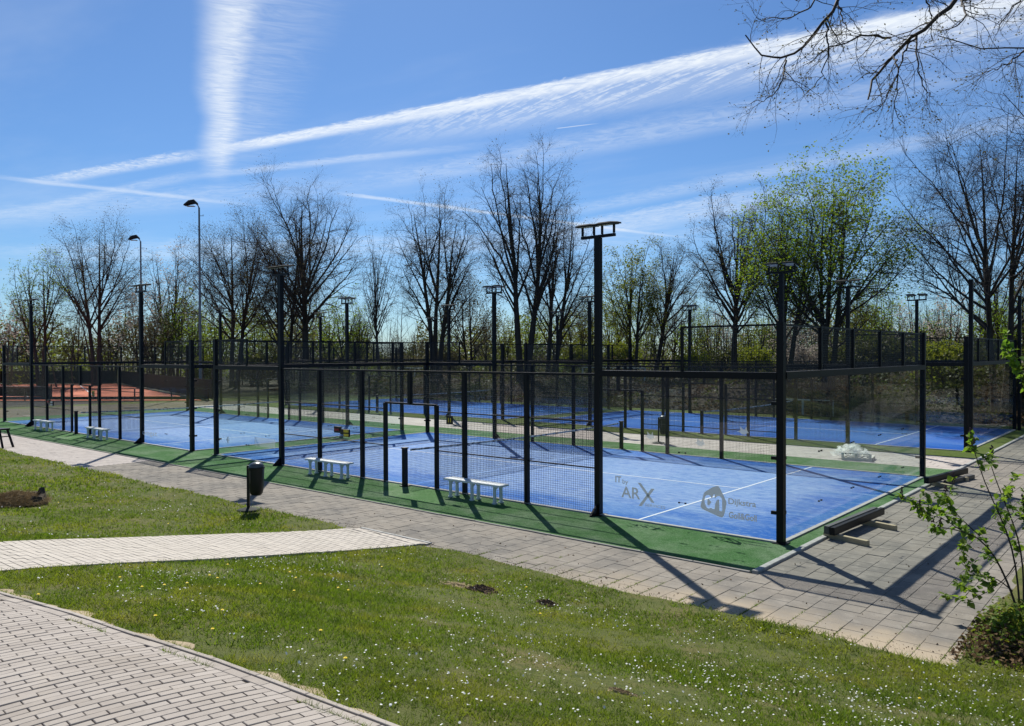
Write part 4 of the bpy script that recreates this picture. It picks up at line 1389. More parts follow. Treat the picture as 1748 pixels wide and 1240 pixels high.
def tree_meshes(seed, H, cr, fork, stems=1, limbs=9, l2=11, l3=8, l4=5, lean=(0, 0), ang=42, up=.55, leaf=None, ls=.14, lf=0.5, ltop=0.0, r0=None, base_limbs=True, tw=1.0):
    rng = np.random.default_rng(seed)
    r0 = r0 or .0185 * H
    tr = []
    P0 = np.zeros((stems, 3))
    D0 = np.zeros((stems, 3))
    for s in range(stems):
        a = s * 2 * PI / max(stems, 1) + rng.uniform(0, 1)
        k = 0 if stems == 1 else .075
        D0[s] = (math.cos(a) * k + lean[0], math.sin(a) * k + lean[1], 1)
        P0[s] = (math.cos(a) * r0 * .7 * (stems > 1), math.sin(a) * r0 * .7 * (stems > 1), -.3)
    D0 /= np.linalg.norm(D0, axis=1, keepdims=True)
    P, Rr = grow(rng, P0, D0, np.full(stems, H * .93) * rng.uniform(.84, .96, stems), np.full(stems, r0 * (1 if stems == 1 else .78)), 14, .25, .024, .06)
    Rr[:, 0] *= 1.35
    tr.append(tubes(P, Rr, 8))

    # limbs aim at points spread over an egg-shaped envelope, so the crown fills evenly
    nl = limbs * stems if stems > 1 else limbs * 2
    zlo = H * (fork + .06)
    zc, hz = (zlo + H * .95) / 2 + .02 * H, (H * .95 - zlo) / 2
    k = np.arange(nl) + .5
    ct = 1 - 1.72 * k / nl
    az = k * 2.39996 + rng.normal(0, .25, nl)
    st_ = np.sqrt(np.clip(1 - ct ** 2, 0, 1))
    jit = rng.uniform(.72, .98, nl)
    cx, cy = lean[0] * H * .55, lean[1] * H * .55
    Tg = np.stack([cx + cr * st_ * np.cos(az) * jit, cy + cr * st_ * np.sin(az) * jit, zc + hz * ct * jit], 1)
    sid = np.argmax(np.stack([np.cos(az) * D0[q, 0] + np.sin(az) * D0[q, 1] + rng.normal(0, .04, nl) for q in range(stems)], 1), 1)
    tt = np.clip(fork + (.70 - fork) * np.clip((Tg[:, 2] - zlo) / (H - zlo), 0, 1) ** 1.1 * rng.uniform(.6, 1.15, nl), fork * .92, .9)
    f_ = tt * 14
    i_ = np.clip(f_.astype(int), 0, 13)
    w_ = (f_ - i_)[:, None]
    S_ = P[sid, i_] * (1 - w_) + P[sid, i_ + 1] * w_
    rs = Rr[sid, i_] * (1 - w_[:, 0]) + Rr[sid, i_ + 1] * w_[:, 0]
    dl = Tg - S_
    L_ = np.linalg.norm(dl, axis=1)
    ctrl = S_ + dl * np.array([.5, .5, .42]) + np.array([0, 0, 1.0]) * (L_ * .05 * (up - .25) * 2)[:, None] + rng.normal(0, .05, (nl, 3)) * L_[:, None]
    m_ = 11
    tq = np.linspace(0, 1, m_)[None, :, None]
    P1 = S_[:, None] * (1 - tq) ** 2 + 2 * ctrl[:, None] * tq * (1 - tq) + Tg[:, None] * tq ** 2
    wig = np.cumsum(rng.normal(0, .014, (nl, m_, 3)), 1) * L_[:, None, None]
    P1 = P1 + wig * np.linspace(0, 1, m_)[None, :, None]
    R1 = np.minimum(rs * .62, .0135 * L_ + .012)[:, None] * np.linspace(1, .14, m_)[None]
    tr.append(tubes(P1, R1, 6))
    br = []
    P2, R2 = spawn(rng, P1, R1, l2, .28, 1.0, 48, lambda t, p: cr * .40 * (1.12 - .48 * t), lambda r: np.clip(r * .6, .013, .045), 6, .10, .12)
    br.append(tubes(P2, R2, 4))
    P2b, R2b = spawn(rng, P, Rr, 5, min(fork + .4, .65), 1.0, 46, lambda t, p: cr * .5 * (1.25 - .85 * t), lambda r: np.clip(r * .4, .012, .045), 6, .45, .075)
    br.append(tubes(P2b, R2b, 4))
    P2 = np.concatenate([P2, P2b])
    R2 = np.concatenate([R2, R2b])
    P3, R3 = spawn(rng, P2, R2, l3, .15, 1.0, 44, lambda t, p: cr * .21 * (1.2 - .5 * t), lambda r: np.clip(r * .6, .0095, .018), 3, .02, .14)
    br.append(tubes(P3, R3 * tw, 3))
    tips = P3[:, -1]
    if l4:
        P4, R4 = spawn(rng, P3, R3, l4, .12, 1.0, 46, lambda t, p: cr * .125 * np.ones_like(t), lambda r: np.full_like(r, .0085), 1, .15, .12, )
        br.append(tubes(P4, R4 * tw, 3))
        tips = P4[:, 1:].reshape(-1, 3)
    V, F = cat(tr)
    tm = mesh_np('trunk', V, F, M['bark'], True)
    V, F = cat(br)
    bm_ = mesh_np('branches', V, F, M['twig'], False)
    lmx = None
    if leaf:
        C = tips
        zz = C[:, 2] / H
        pr = np.clip(lf * (1 if ltop == 0 else np.clip((zz - ltop) / .2, .12, 1)), 0, 3)
        rep = np.floor(pr + rng.uniform(0, 1, len(C))).astype(int)
        C = np.repeat(C, rep, 0)
        C = C + rng.normal(0, .12, C.shape)
        V, F = leaf_quads(rng, C, ls)
        lmx = mesh_np('foliage', V, F, M[leaf], False)
    return tm, bm_, lmx


def put_tree(name, label, x, y, rz, meshes, sc=1.0, group=None, cat_='tree', z=None):
    t = thing(name, label, cat_, (x, y, float(bank(np.array(float(x)), np.array(float(y)))) if z is None else z), rz, group)
    t.scale = (sc, sc, sc) if not isinstance(sc, tuple) else sc
    part('trunk', meshes[0], t)
    part('branches', meshes[1], t)
    if meshes[2]:
        part('foliage', meshes[2], t)
    return t


HERO = [
    ('bare_tree', 'tall broad bare tree with two trunks behind the clay courts, left', -92, 24.5, 21.5, 5.94, dict(seed=11, fork=.26, stems=2, limbs=11, l2=9, l3=7, l4=5, leaf='leaf_bud', ls=.13, lf=.8)),
    ('young_tree', 'slim tree with light green leaves at the far left of the wood', -89, 17.6, 17.1, 3.19, dict(seed=12, fork=.2, stems=2, limbs=9, l2=8, l3=6, l4=3, leaf='leaf_green', ls=.15, lf=1.3)),
    ('blossom_tree', 'pale blossoming tree between the two hooded masts', -98, 35.8, 20.5, 4.40, dict(seed=13, fork=.2, stems=2, limbs=9, l2=8, l3=6, l4=3, leaf='blossom', ls=.20, lf=.6)),
    ('bare_tree', 'dense dark bare tree behind the tall hooded mast', -74.1, 31.8, 20.3, 6.38, dict(seed=14, fork=.22, stems=2, limbs=13, l2=10, l3=7, l4=5, leaf='leaf_bud', ls=.12, lf=1.0, tw=1.15)),
    ('bare_tree', 'dense bare tree standing left of the broad fan-shaped one', -68.5, 34.5, 19.4, 4.84, dict(seed=15, fork=.2, stems=2, limbs=11, l2=9, l3=7, l4=5, leaf='leaf_bud', ls=.12, lf=1.0, tw=1.1)),
    ('bare_tree', 'broad fan-shaped bare tree behind the far end of the nearest court', -63.5, 33.6, 23.4, 7.04, dict(seed=16, fork=.24, stems=1, limbs=13, l2=9, l3=7, l4=5, up=.75, leaf='leaf_bud', ls=.11, lf=.55)),
    ('birch_tree', 'thin lone birch-like tree in the gap right of the fan-shaped tree', -55.8, 37.1, 17.1, 2.42, dict(seed=17, fork=.3, stems=1, limbs=14, l2=6, l3=5, l4=3, up=.4, leaf='leaf_bud', ls=.12, lf=.25, r0=.16)),
    ('bare_tree', 'bare multi-stemmed vase-shaped tree left of the tallest one', -46.3, 35.8, 18.1, 4.73, dict(seed=18, fork=.16, stems=3, limbs=9, l2=9, l3=7, l4=5, up=.8, leaf='leaf_bud', ls=.10, lf=0.55)),
    ('budding_tree', 'small olive budding tree behind the vase-shaped bare tree', -53.2, 47.3, 12.2, 4.51, dict(seed=19, fork=.15, stems=2, limbs=9, l2=8, l3=6, l4=3, leaf='leaf_bud', ls=.2, lf=.7)),
    ('bare_tree', 'tallest slender bare tree with twin upright stems, mid picture', -35.4, 35.1, 21.3, 4.84, dict(seed=120, fork=.24, stems=2, limbs=13, l2=9, l3=7, l4=5, up=.7, leaf='leaf_bud', ls=.10, lf=0.3)),
    ('bare_tree', 'bare tree with low limbs leaning right, beside the tallest tree', -34.2, 37.0, 15.6, 3.96, dict(seed=121, fork=.14, stems=2, limbs=10, l2=9, l3=7, l4=5, lean=(.08, .07), up=.6, leaf='leaf_bud', ls=.10, lf=0.4)),
    ('green_tree', 'upright tree with fresh yellow green leaves right of the nearest floodlight', -30.4, 43.6, 12.8, 2.97, dict(seed=22, fork=.14, stems=2, limbs=10, l2=8, l3=6, l4=3, leaf='leaf_yellow', ls=.14, lf=2.8)),
    ('bare_tree', 'bare tree leaning to the right beside the yellow green one', -29.4, 45.4, 13.0, 3.30, dict(seed=23, fork=.2, stems=1, limbs=9, l2=9, l3=7, l4=5, lean=(.20, .17), up=.5, leaf='leaf_bud', ls=.10, lf=0.5)),
    ('bare_tree', 'bare spreading tree behind the right-hand net of the back row', -18.8, 38.6, 14.7, 3.63, dict(seed=24, fork=.24, stems=1, limbs=11, l2=9, l3=7, l4=5, leaf='leaf_bud', ls=.10, lf=0.6)),
    ('budding_tree', 'budding tree close to the left of the big green tree', -13.6, 34.4, 14.1, 3.19, dict(seed=25, fork=.2, stems=3, limbs=8, l2=9, l3=7, l4=5, up=.7, leaf='leaf_green', ls=.13, lf=1.0)),
    ('green_tree', 'large rounded tree with fresh green leaves in its upper crown', -10.6, 33.4, 14.3, 4.62, dict(seed=26, fork=.15, stems=3, limbs=9, l2=9, l3=7, l4=4, up=.65, leaf='leaf_green', ls=.14, lf=2.6, ltop=.33)),
    ('bare_tree', 'massive bare tree with two trunks behind the right back court', -1.6, 31.8, 16.9, 5.94, dict(seed=27, fork=.26, stems=2, limbs=14, l2=10, l3=7, l4=5, up=.5, r0=.25, leaf='leaf_bud', ls=.10, lf=0.18)),
    ('bare_tree', 'large bare tree reaching in from the right edge', 6.2, 24.5, 21.5, 7.04, dict(seed=28, fork=.22, stems=2, limbs=13, l2=9, l3=7, l4=5, up=.45, r0=.3, leaf='leaf_bud', ls=.10, lf=0.25)),
]
TM = {}
for nm, lb, x, y, H, cr, kw in HERO:
    ms = tree_meshes(H=H, cr=cr, **kw)
    TM[kw['seed']] = ms
    put_tree(nm, lb, x, y, 0, ms, 1.0, 'large trees behind the courts')
YT = [tree_meshes(H=9, cr=2.3, seed=40, fork=.12, stems=2, limbs=7, l2=7, l3=5, l4=3, leaf='leaf_green', ls=.15, lf=1.1),
      tree_meshes(H=9, cr=2.2, seed=41, fork=.12, stems=2, limbs=7, l2=7, l3=5, l4=3, leaf='leaf_yellow', ls=.15, lf=1.1),
      tree_meshes(H=9, cr=2.4, seed=42, fork=.15, stems=2, limbs=7, l2=7, l3=5, l4=3, leaf='leaf_bud', ls=.15, lf=1.3),
      tree_meshes(H=9, cr=2.4, seed=43, fork=.15, stems=2, limbs=7, l2=7, l3=6, l4=3, ang=42, leaf='blossom', ls=.2, lf=.6),
      tree_meshes(H=9, cr=2.0, seed=44, fork=.2, stems=1, limbs=9, l2=7, l3=6, l4=3, ang=42)]
ORD = 'first second third fourth fifth sixth seventh eighth ninth tenth eleventh twelfth thirteenth fourteenth fifteenth sixteenth seventeenth eighteenth'.split()
YN = [0] * 5
YL = ['young tree with fresh green leaves in the wood behind the courts', 'young tree with yellow green leaves in the wood behind the courts', 'young olive brown budding tree in the wood behind the courts', 'young whitish blossoming tree in the wood behind the courts', 'young thin bare tree in the wood behind the courts']
rg = random.Random(8)


def at(u, D):
    d = FW + (u - 874) / FPX * RT
    d = np.array((d[0], d[1])) / np.hypot(d[0], d[1])
    return CAM[0] + d[0] * D, CAM[1] + d[1] * D


for u, D, k, s in sorted([(-60, 118, 3, 1.1), (15, 112, 3, 1.25), (50, 120, 2, 1.3), (130, 114, 2, 1.1), (195, 118, 2, 1.2), (240, 112, 3, 1.5), (262, 106, 2, 1.1), (300, 112, 0, 1.4), (335, 108, 0, 1.25), (372, 100, 0, 1.1),
                   (300, 124, 2, 1.5), (440, 100, 0, 1.15), (478, 96, 1, 1.0), (500, 104, 2, 1.2), (560, 96, 0, 1.2), (590, 90, 0, 1.25), (618, 94, 1, 1.0), (610, 92, 4, 1.2), (680, 110, 2, .75), (715, 108, 2, .8), (760, 96, 0, .85),
                   (830, 98, 2, 1.1), (865, 92, 1, .95), (905, 96, 0, 1.0), (950, 88, 1, .95), (985, 84, 1, 1.0), (1010, 90, 2, 1.1), (1048, 80, 1, 1.05), (1070, 88, 0, 1.1), (1125, 86, 1, .85), (1150, 90, 4, 1.0),
                   (1185, 76, 0, .85), (1215, 70, 1, .75), (1235, 82, 3, .75), (1290, 72, 1, .75), (1315, 80, 0, .8), (1340, 66, 3, .62), (1385, 70, 3, .7), (1450, 66, 1, .85), (1485, 74, 1, .9), (1510, 64, 0, .8),
                   (1540, 80, 3, .8), (1575, 84, 4, .8), (1600, 66, 0, .7), (1625, 62, 3, .75), (1685, 60, 0, .75), (1705, 66, 4, 1.1), (1730, 60, 0, .7), (1745, 68, 4, 1.1), (1790, 60, 2, 1.0), (1840, 56, 0, .9)]):
    x, y = at(u, D)
    YN[k] += 1
    lab = YL[k].replace(' in the wood', f', {ORD[YN[k] - 1]} of its kind from the left,')
    put_tree('young_tree', lab, x, y, rg.uniform(0, 6.28), YT[k], (s * rg.uniform(.9, 1.1), s * rg.uniform(.9, 1.1), s), 'young trees of the wood')
# trees to the right of the view, mirrored in the glass
for i, (x, y, s) in enumerate(((22, 14, .9), (27, 34, 1.0), (16, 48, 1.0))):
    put_tree('green_tree', ['green tree beyond the tiles, right of the nearest court', 'green tree far right of the back row', 'green tree behind the large bare tree at the right edge'][i], x, y, i * 2.1, TM[26], s, 'large trees behind the courts')


def bush_me(seed, rx, h, n, leaf, ls):
    rng = np.random.default_rng(seed)
    d = rng.normal(0, 1, (n, 3))
    d /= np.linalg.norm(d, axis=1, keepdims=True)
    r = rng.uniform(.25, 1, n) ** .5
    cl = .75 + .35 * np.sin(d[:, 0] * 5 + seed) * np.sin(d[:, 1] * 6 + 1) + .12 * np.sin(d[:, 2] * 11)
    C = d * (r * cl)[:, None] * np.array([rx, rx, h * .55]) + np.array([0, 0, h * .5])
    C = C[C[:, 2] > .02]
    V, F = leaf_quads(rng, C, ls)
    k = 26
    p = np.zeros((k, 3)) + rng.normal(0, rx * .15, (k, 3)) * np.array([1, 1, 0])
    dd = rng.normal(0, .45, (k, 3)) + np.array([0, 0, 1.0])
    dd /= np.linalg.norm(dd, axis=1, keepdims=True)
    P, Rr = grow(rng, p, dd, np.full(k, h * .95), np.full(k, .025), 5, .2, .12)
    st_, sf = tubes(P, Rr, 4)
    return mesh_np('foliage', V, F, M[leaf]), mesh_np('stems', st_, sf, M['twig'])


BU = [bush_me(1, 1.7, 2.6, 5200, 'leaf_yellow', .15), bush_me(2, 2.0, 2.2, 5200, 'leaf_dark', .16), bush_me(3, 1.8, 2.4, 4200, 'leaf_bud', .15), bush_me(4, 1.9, 2.5, 4200, 'blossom', .14)]
for u, D, k, s, lb in [(1182, 62, 0, 1.0, 'yellow green bush seen through the top mesh left of the corner post'), (1290, 60, 0, 1.1, 'yellow green bush behind the top mesh next to the corner post'), (1240, 66, 1, 1.3, 'dark green bush between two yellow green bushes'),
                       (1370, 56, 3, 1.0, 'whitish flowering bush behind the end mesh of the nearest court'), (1430, 58, 1, 1.2, 'dark bush below the big green tree'), (1500, 60, 1, 1.5, 'wide dark bush right of the big green tree'),
                       (1610, 52, 0, 1.2, 'olive yellow bush between the corner post and the massive bare tree'), (1690, 50, 1, 1.2, 'dark bush right of the massive bare tree'), (1740, 52, 3, .9, 'whitish flowering bush at the right edge'),
                       (985, 76, 0, 1.35, 'bright yellow green bush left of the nearest floodlight pole'), (1060, 72, 0, 1.2, 'yellow green bush right of the nearest floodlight pole'), (760, 84, 2, 1.5, 'brown budding bush under the vase-shaped tree'),
                       (690, 92, 2, 1.6, 'brown bush in the gap by the thin birch'), (560, 90, 1, 1.6, 'dark green bush under the fan-shaped tree'), (440, 96, 1, 1.8, 'dark green bush under the dense bare trees'), (350, 100, 0, 1.5, 'green bush behind the tall hooded mast')]:
    x, y = at(u, D)
    t = thing('bush', lb, 'bush', (x, y, float(bank(np.array(x), np.array(y)))), rg.uniform(0, 6.28), 'bushes behind the courts')
    t.scale = (s, s, s)
    part('foliage', BU[k][0], t)
    part('stems', BU[k][1], t)

# low undergrowth and litter on the bank behind the back row
rng = np.random.default_rng(55)
n = 42000
X, Y = rng.uniform(-66, 12, n), 30.2 + 26 * rng.uniform(0, 1, n) ** 1.3
top = np.clip(.25 + .55 * np.sin(X * .55 + Y * .3) + .5 * np.sin(X * 1.3 - Y * .6) + (Y - 33) * .05, .03, 1.7)
C = np.stack([X, Y, bank(X, Y) + top * rng.uniform(0, 1, n) + .03], 1)
V, F = leaf_quads(rng, C, .22)
me = mesh_np('undergrowth', V, F, [M['leaf_dark'], M['dry'], M['leaf_bud']])
me.polygons.foreach_set('material_index', np.where(top < .2, 1, rng.choice(3, n, p=[.55, .2, .25])).astype(np.int32))
ug = link('undergrowth', me)
ug['kind'] = 'stuff'
ug['label'] = 'low undergrowth and leaf litter on the bank behind the back row'

# far woodland that reads as one mass
rng = np.random.default_rng(77)
n = 115000
a = rng.uniform(-.80, .80, n)
D = rng.uniform(112, 165, n)
base = np.array((math.atan2(FW[0], FW[1])))
ang_ = base + a
X, Y = CAM[0] + np.sin(ang_) * D, CAM[1] + np.cos(ang_) * D
hh = 5.6 + 2.4 * np.sin(a * 17 + 1) + 1.8 * np.sin(a * 41 + D * .1) + 1.4 * np.sin(a * 93)
hh = hh + 2.6 * sm((-a - .02) / .12)
hh = np.where(np.abs(a + .15) < .03, hh * .6, hh)
hh = np.where(np.abs(a - .475) < .04, hh * .7, hh)
C = np.stack([X, Y, bank(X, Y) + hh * rng.uniform(0, 1, n) ** .9 + rng.normal(0, .3, n)], 1)
V, F = leaf_quads(rng, C, .42)
me = mesh_np('woodland', V, F, [M['leaf_dark'], M['leaf_bud'], M['leaf_yellow'], M['blossom'], M['twig']])
sel = (np.sin(a * 37 + 2) + np.sin(a * 71 + D * .2) + rng.normal(0, .8, n))
mi = np.where(sel > .75, 2, np.where(sel < -1.0, 1, 0))
mi = np.where((sel > -.06) & (sel < .0), 3, mi)
me.polygons.foreach_set('material_index', mi.astype(np.int32))
wd = link('woodland', me)
wd['kind'] = 'stuff'
wd['label'] = 'far wood closing the view behind all the trees'
n = 480
a = rng.uniform(-.8, .8, n)
D = rng.uniform(100, 150, n)
X, Y = CAM[0] + np.sin(base + a) * D, CAM[1] + np.cos(base + a) * D
p = np.stack([X, Y, bank(X, Y) - .2], 1)
P, Rr = grow(rng, p, np.tile(np.array([[0, 0, 1.0]]), (n, 1)) + rng.normal(0, .06, (n, 3)), rng.uniform(6, 12, n), rng.uniform(.05, .14, n), 5, .1, .06, .2)
P2, R2 = spawn(rng, P, Rr, 9, .25, 1, 45, lambda t, p: 2.4 * (1.2 - .7 * t), lambda r: np.clip(r * .5, .012, .05), 3, .4, .12)
P3, R3 = spawn(rng, P2, R2, 2, .3, 1, 40, lambda t, p: .9 * np.ones_like(t), lambda r: np.full_like(r, .014), 2, .3, .12)
V, F = cat([tubes(P, Rr, 4), tubes(P2, R2, 3), tubes(P3, R3, 3)])
wd = link('woodland_stems', mesh_np('woodland_stems', V, F, M['twig']))
wd['kind'] = 'stuff'
wd['label'] = 'thin stems of the far wood'
# pale heap of cut branches behind the right back court
n = 900
c = np.stack([rng.normal(-8.2, 1.5, n), rng.normal(31.0, .5, n), np.abs(rng.normal(0, .42, n))], 1)
c[:, 2] += bank(c[:, 0], c[:, 1])
dd = rng.normal(0, 1, (n, 3)) * np.array([1, .6, .35])
dd /= np.linalg.norm(dd, axis=1, keepdims=True)
P, Rr = grow(rng, c, dd, rng.uniform(.4, 1.3, n), np.full(n, .013), 3, -.1, .12)
V, F = tubes(P, Rr, 3)
bp_ = link('brushwood', mesh_np('brushwood', V, F, M['straw']))
bp_['kind'] = 'stuff'
bp_['label'] = 'pale heap of cut branches behind the right back court'

# ------------------------------------------------------------------ near tree reaching in at the top right
NB = [[(3.84, -3.35, 8.0), (3.63, -4.01, 7.42), (3.3, -4.38, 7.01), (2.97, -4.17, 6.89), (2.84, -4.34, 6.71), (2.9, -4.77, 6.29)],
      [(2.65, -3.98, 8.15), (2.51, -4.58, 7.57), (2.43, -4.74, 7.27), (2.08, -4.54, 7.15), (1.95, -4.71, 6.97), (1.88, -5.25, 6.87), (1.68, -5.25, 7.18)],
      [(1.99, -4.81, 6.93), (2.07, -5.13, 6.61), (1.87, -4.93, 6.5), (1.58, -4.9, 6.48)],
      [(6.6, -1.2, 7.6), (4.89, -1.67, 7.34), (4.1, -2.82, 7.1), (3.86, -3.11, 7.1), (3.46, -2.96, 7.22), (3.25, -3.19, 7.38)],
      [(4.08, -2.62, 7.16), (3.95, -3.11, 6.85), (3.71, -2.95, 6.88)],
      [(3.58, -3.58, 7.59), (3.71, -3.95, 7.27), (3.67, -4.06, 7.11), (3.38, -3.82, 7.2)],
      [(3.19, -3.92, 7.18), (3.16, -4.43, 6.84), (3.16, -4.52, 6.49), (2.97, -4.18, 6.28), (3.11, -4.11, 6.12)],
      [(3.19, -3.92, 7.18), (3.29, -4.32, 6.71), (3.35, -4.35, 6.42), (3.36, -3.85, 6.45)],
      [(2.93, -4.02, 7.19), (2.78, -4.62, 7.07), (2.5, -4.94, 6.92), (2.21, -4.7, 6.86)],
      [(2.38, -4.21, 7.73), (2.59, -4.52, 7.23), (2.58, -4.61, 7.07)],
      [(4.34, -2.26, 8.1), (4.05, -2.99, 7.65), (3.97, -3.14, 7.42), (3.83, -2.77, 7.43)],
      [(2.38, -4.61, 7.33), (2.52, -4.87, 6.87), (2.31, -4.69, 6.6), (2.13, -4.56, 6.57)],
      [(3.04, -4.31, 6.87), (3.17, -4.58, 6.6), (2.99, -4.37, 6.37), (2.72, -4.32, 6.2)],
      [(2.29, -4.54, 7.92), (2.32, -4.9, 7.45), (2.03, -4.78, 7.4), (1.63, -4.84, 7.53)],
      [(3.39, -3.86, 7.89), (3.34, -4.29, 7.46), (3.34, -3.92, 7.41), (3.3, -3.67, 7.16)]]
NR = [.034, .026, .012, .020, .012, .014, .013, .012, .014, .011, .016, .012, .011, .014, .014]


def resample(p, n):
    p = np.array(p, float)
    s = np.concatenate([[0], np.cumsum(np.linalg.norm(np.diff(p, axis=0), axis=1))])
    t = np.linspace(0, s[-1], n)
    q = np.stack([np.interp(t, s, p[:, k]) for k in range(3)], 1)
    for _ in range(2):
        q[1:-1] = (q[:-2] + 2 * q[1:-1] + q[2:]) / 4
    return q


rng = np.random.default_rng(9)
NN = 15
P = np.stack([resample(b, NN) for b in NB])
P[:, 1:-1] += rng.normal(0, .012, P[:, 1:-1].shape)
Rr = np.array(NR)[:, None] * np.linspace(1, .28, NN)[None]
P2, R2 = spawn(rng, P, Rr, 9, .08, 1.0, 50, lambda t, p: .62 * (1.15 - .5 * t), lambda r: np.clip(r * .5, .0035, .008), 6, -.55, .16)
P3, R3 = spawn(rng, P2, R2, 5, .15, 1.0, 45, lambda t, p: .24 * np.ones_like(t), lambda r: np.clip(r * .7, .0028, .0045), 4, .05, .2)
P4, R4 = spawn(rng, P3, R3, 3, .3, 1.0, 45, lambda t, p: .075 * np.ones_like(t), lambda r: np.full_like(r, .0024), 2, .3, .15)
near = thing('overhanging_tree', 'bare budding tree outside the frame whose twigs hang in at the top right', 'tree', (0, 0, 0))
trk = MB()
TB = np.array((7.4, -3.4))
trk.tube([(7.4, -3.4, 0), (7.38, -3.4, .6), (7.3, -3.42, 3), (7.2, -3.4, 6.0), (7.25, -3.3, 8.2), (7.1, -3.1, 11.5)], [.36, .27, .23, .19, .13, .03], 12)
for p in ((3.84, -3.35, 8.0), (2.65, -3.98, 8.15), (4.34, -2.26, 8.1), (3.58, -3.58, 7.59), (2.29, -4.54, 7.92), (3.39, -3.86, 7.89)):
    q0 = np.array((7.22, -3.4, 5.4 + .25 * p[0]))
    q1 = np.array(p, float)
    mid = (q0 + q1) / 2 + np.array((.2, .1, .55))
    r_ = .06 if p[0] > 3.8 else .045
    trk.tube(resample([q0, mid, q1], 9), np.linspace(r_, .02 if p[0] < 3.6 else .03, 9), 7)
part('trunk', trk.mesh('trunk', M['bark'], True), near)
V, F = cat([tubes(P, Rr, 7), tubes(P2, R2, 4), tubes(P3, R3, 3), tubes(P4, R4, 3)])
part('branches', mesh_np('branches', V, F, M['twig_near'], True), near)
C = np.concatenate([P4[:, -1], P3[:, -1], P3[:, 2]])
C = C[rng.uniform(0, 1, len(C)) < .6]
V, F = leaf_quads(rng, C, .026)
part('buds', mesh_np('buds', V, F, M['leaf_bud']), near)

# ------------------------------------------------------------------ lilac shrub and ground cover at the right edge
ST = [[(3.98, -2.07, 0.0), (3.88, -2.01, 0.34), (3.72, -2.15, 0.8), (3.56, -2.28, 1.07), (3.37, -2.44, 1.15), (3.17, -2.62, 1.19)],
      [(3.99, -2.09, 0), (3.94, -2.09, 0.75), (3.82, -2.18, 1.28), (3.68, -2.3, 1.59), (3.57, -2.39, 1.97), (3.51, -2.43, 2.23)],
      [(4.0, -1.93, 0), (3.98, -1.79, 0.7), (3.9, -1.85, 1.16), (3.79, -1.95, 1.47), (3.67, -2.04, 1.86), (3.64, -2.07, 2.01)],
      [(3.56, -2.28, 1.07), (3.37, -2.44, 1.3), (3.26, -2.53, 1.46), (3.22, -2.56, 1.61)],
      [(3.39, -2.55, 1.17), (3.22, -2.7, 1.32), (3.1, -2.8, 1.36), (2.99, -2.9, 1.44)],
      [(3.92, -2.24, 0.41), (3.76, -2.38, 0.59), (3.56, -2.55, 0.59), (3.42, -2.67, 0.78)],
      [(3.96, -2.21, 0.78), (3.87, -2.28, 0.59), (3.7, -2.43, 0.41), (3.5, -2.6, 0.29)],
      [(4.0, -1.91, 0.73), (4.07, -1.84, 1.19), (3.98, -1.91, 1.49)],
      [(4.27, -2.04, 2.59), (4.08, -2.2, 3.18), (3.96, -2.3, 3.39), (3.85, -2.39, 3.54)],
      [(4.34, -2.02, 0), (4.31, -2.03, 1.25), (4.27, -2.04, 2.59)],
      [(4.33, -1.99, 2.5), (4.05, -2.23, 3.18), (3.98, -2.28, 3.23)]]
SR = [.016, .014, .014, .008, .007, .009, .008, .009, .009, .016, .008]
rng = np.random.default_rng(21)
P = np.stack([resample(b, 11) for b in ST])
Rr = np.array(SR)[:, None] * np.linspace(1, .35, 11)[None]
P2, R2 = spawn(rng, P, Rr, 5, .35, 1.0, 42, lambda t, p: .26 * np.ones_like(t), lambda r: np.full_like(r, .004), 4, .5, .12)
lil = thing('lilac_shrub', 'lilac shrub with young green leaves and purple brown buds at the right edge', 'shrub', (0, 0, 0))
V, F = cat([tubes(P, Rr, 6), tubes(P2, R2, 4)])
part('stems', mesh_np('stems', V, F, M['twig_near'], True), lil)


def lilac_leaves(rng, C, D, size):
    """pairs of folded heart-shaped leaves around points C"""
    n = len(C)
    a = D + rng.normal(0, .55, (n, 3))
    a[:, 2] -= .25
    a /= np.linalg.norm(a, axis=1, keepdims=True)
    b = np.cross(a, np.array([0, 0, 1.0]) + rng.normal(0, .35, (n, 3)))
    b /= np.linalg.norm(b, axis=1, keepdims=True)
    c = np.cross(b, a)
    s = size * rng.uniform(.55, 1.25, (n, 1))
    k = [(0, 0, 0), (.30, .40, .10), (.62, .30, .09), (1.0, 0, -.12), (.62, -.30, .09), (.30, -.40, .10), (.5, 0, 0)]
    V = np.stack([C + a * s * p + b * s * q + c * s * r for p, q, r in k], 1).reshape(-1, 3)
    o = np.arange(n)[:, None] * 7
    F = np.concatenate([o + np.array([0, 1, 6]), o + np.array([1, 2, 6]), o + np.array([2, 3, 6]), o + np.array([3, 4, 6]), o + np.array([4, 5, 6]), o + np.array([5, 0, 6])])
    return V, F


Ld, Lc = [], []
for k in range(len(P2)):
    for j in (1, 2, 3, 4, 4):
        for s in range(3):
            Lc.append(P2[k, j] + rng.normal(0, .012, 3))
            Ld.append(rng.normal(0, .8, 3) + (P2[k, j] - P2[k, j - 1]) * 8)
for k in range(len(P)):
    for j in (8, 9, 10, 10, 10):
        for s in range(2):
            Lc.append(P[k, j] + rng.normal(0, .02, 3))
            Ld.append(rng.normal(0, .9, 3))
V, F = lilac_leaves(rng, np.array(Lc), np.array(Ld), .092)
part('leaves', mesh_np('leaves', V, F, M['lilac_leaf'], True), lil)
bd = MB()
for k in (0, 1, 2, 3, 4, 7):
    for c in (P[k, -1], P2[k * 5 + 4, -1]):
        for j in range(16):
            q = c + np.array((0, 0, .008 * j)) + rng.normal(0, .018 * (1 - j / 20), 3)
            bd.lathe([(.002, -.012), (.011, 0), (.002, .014)], 5, q)
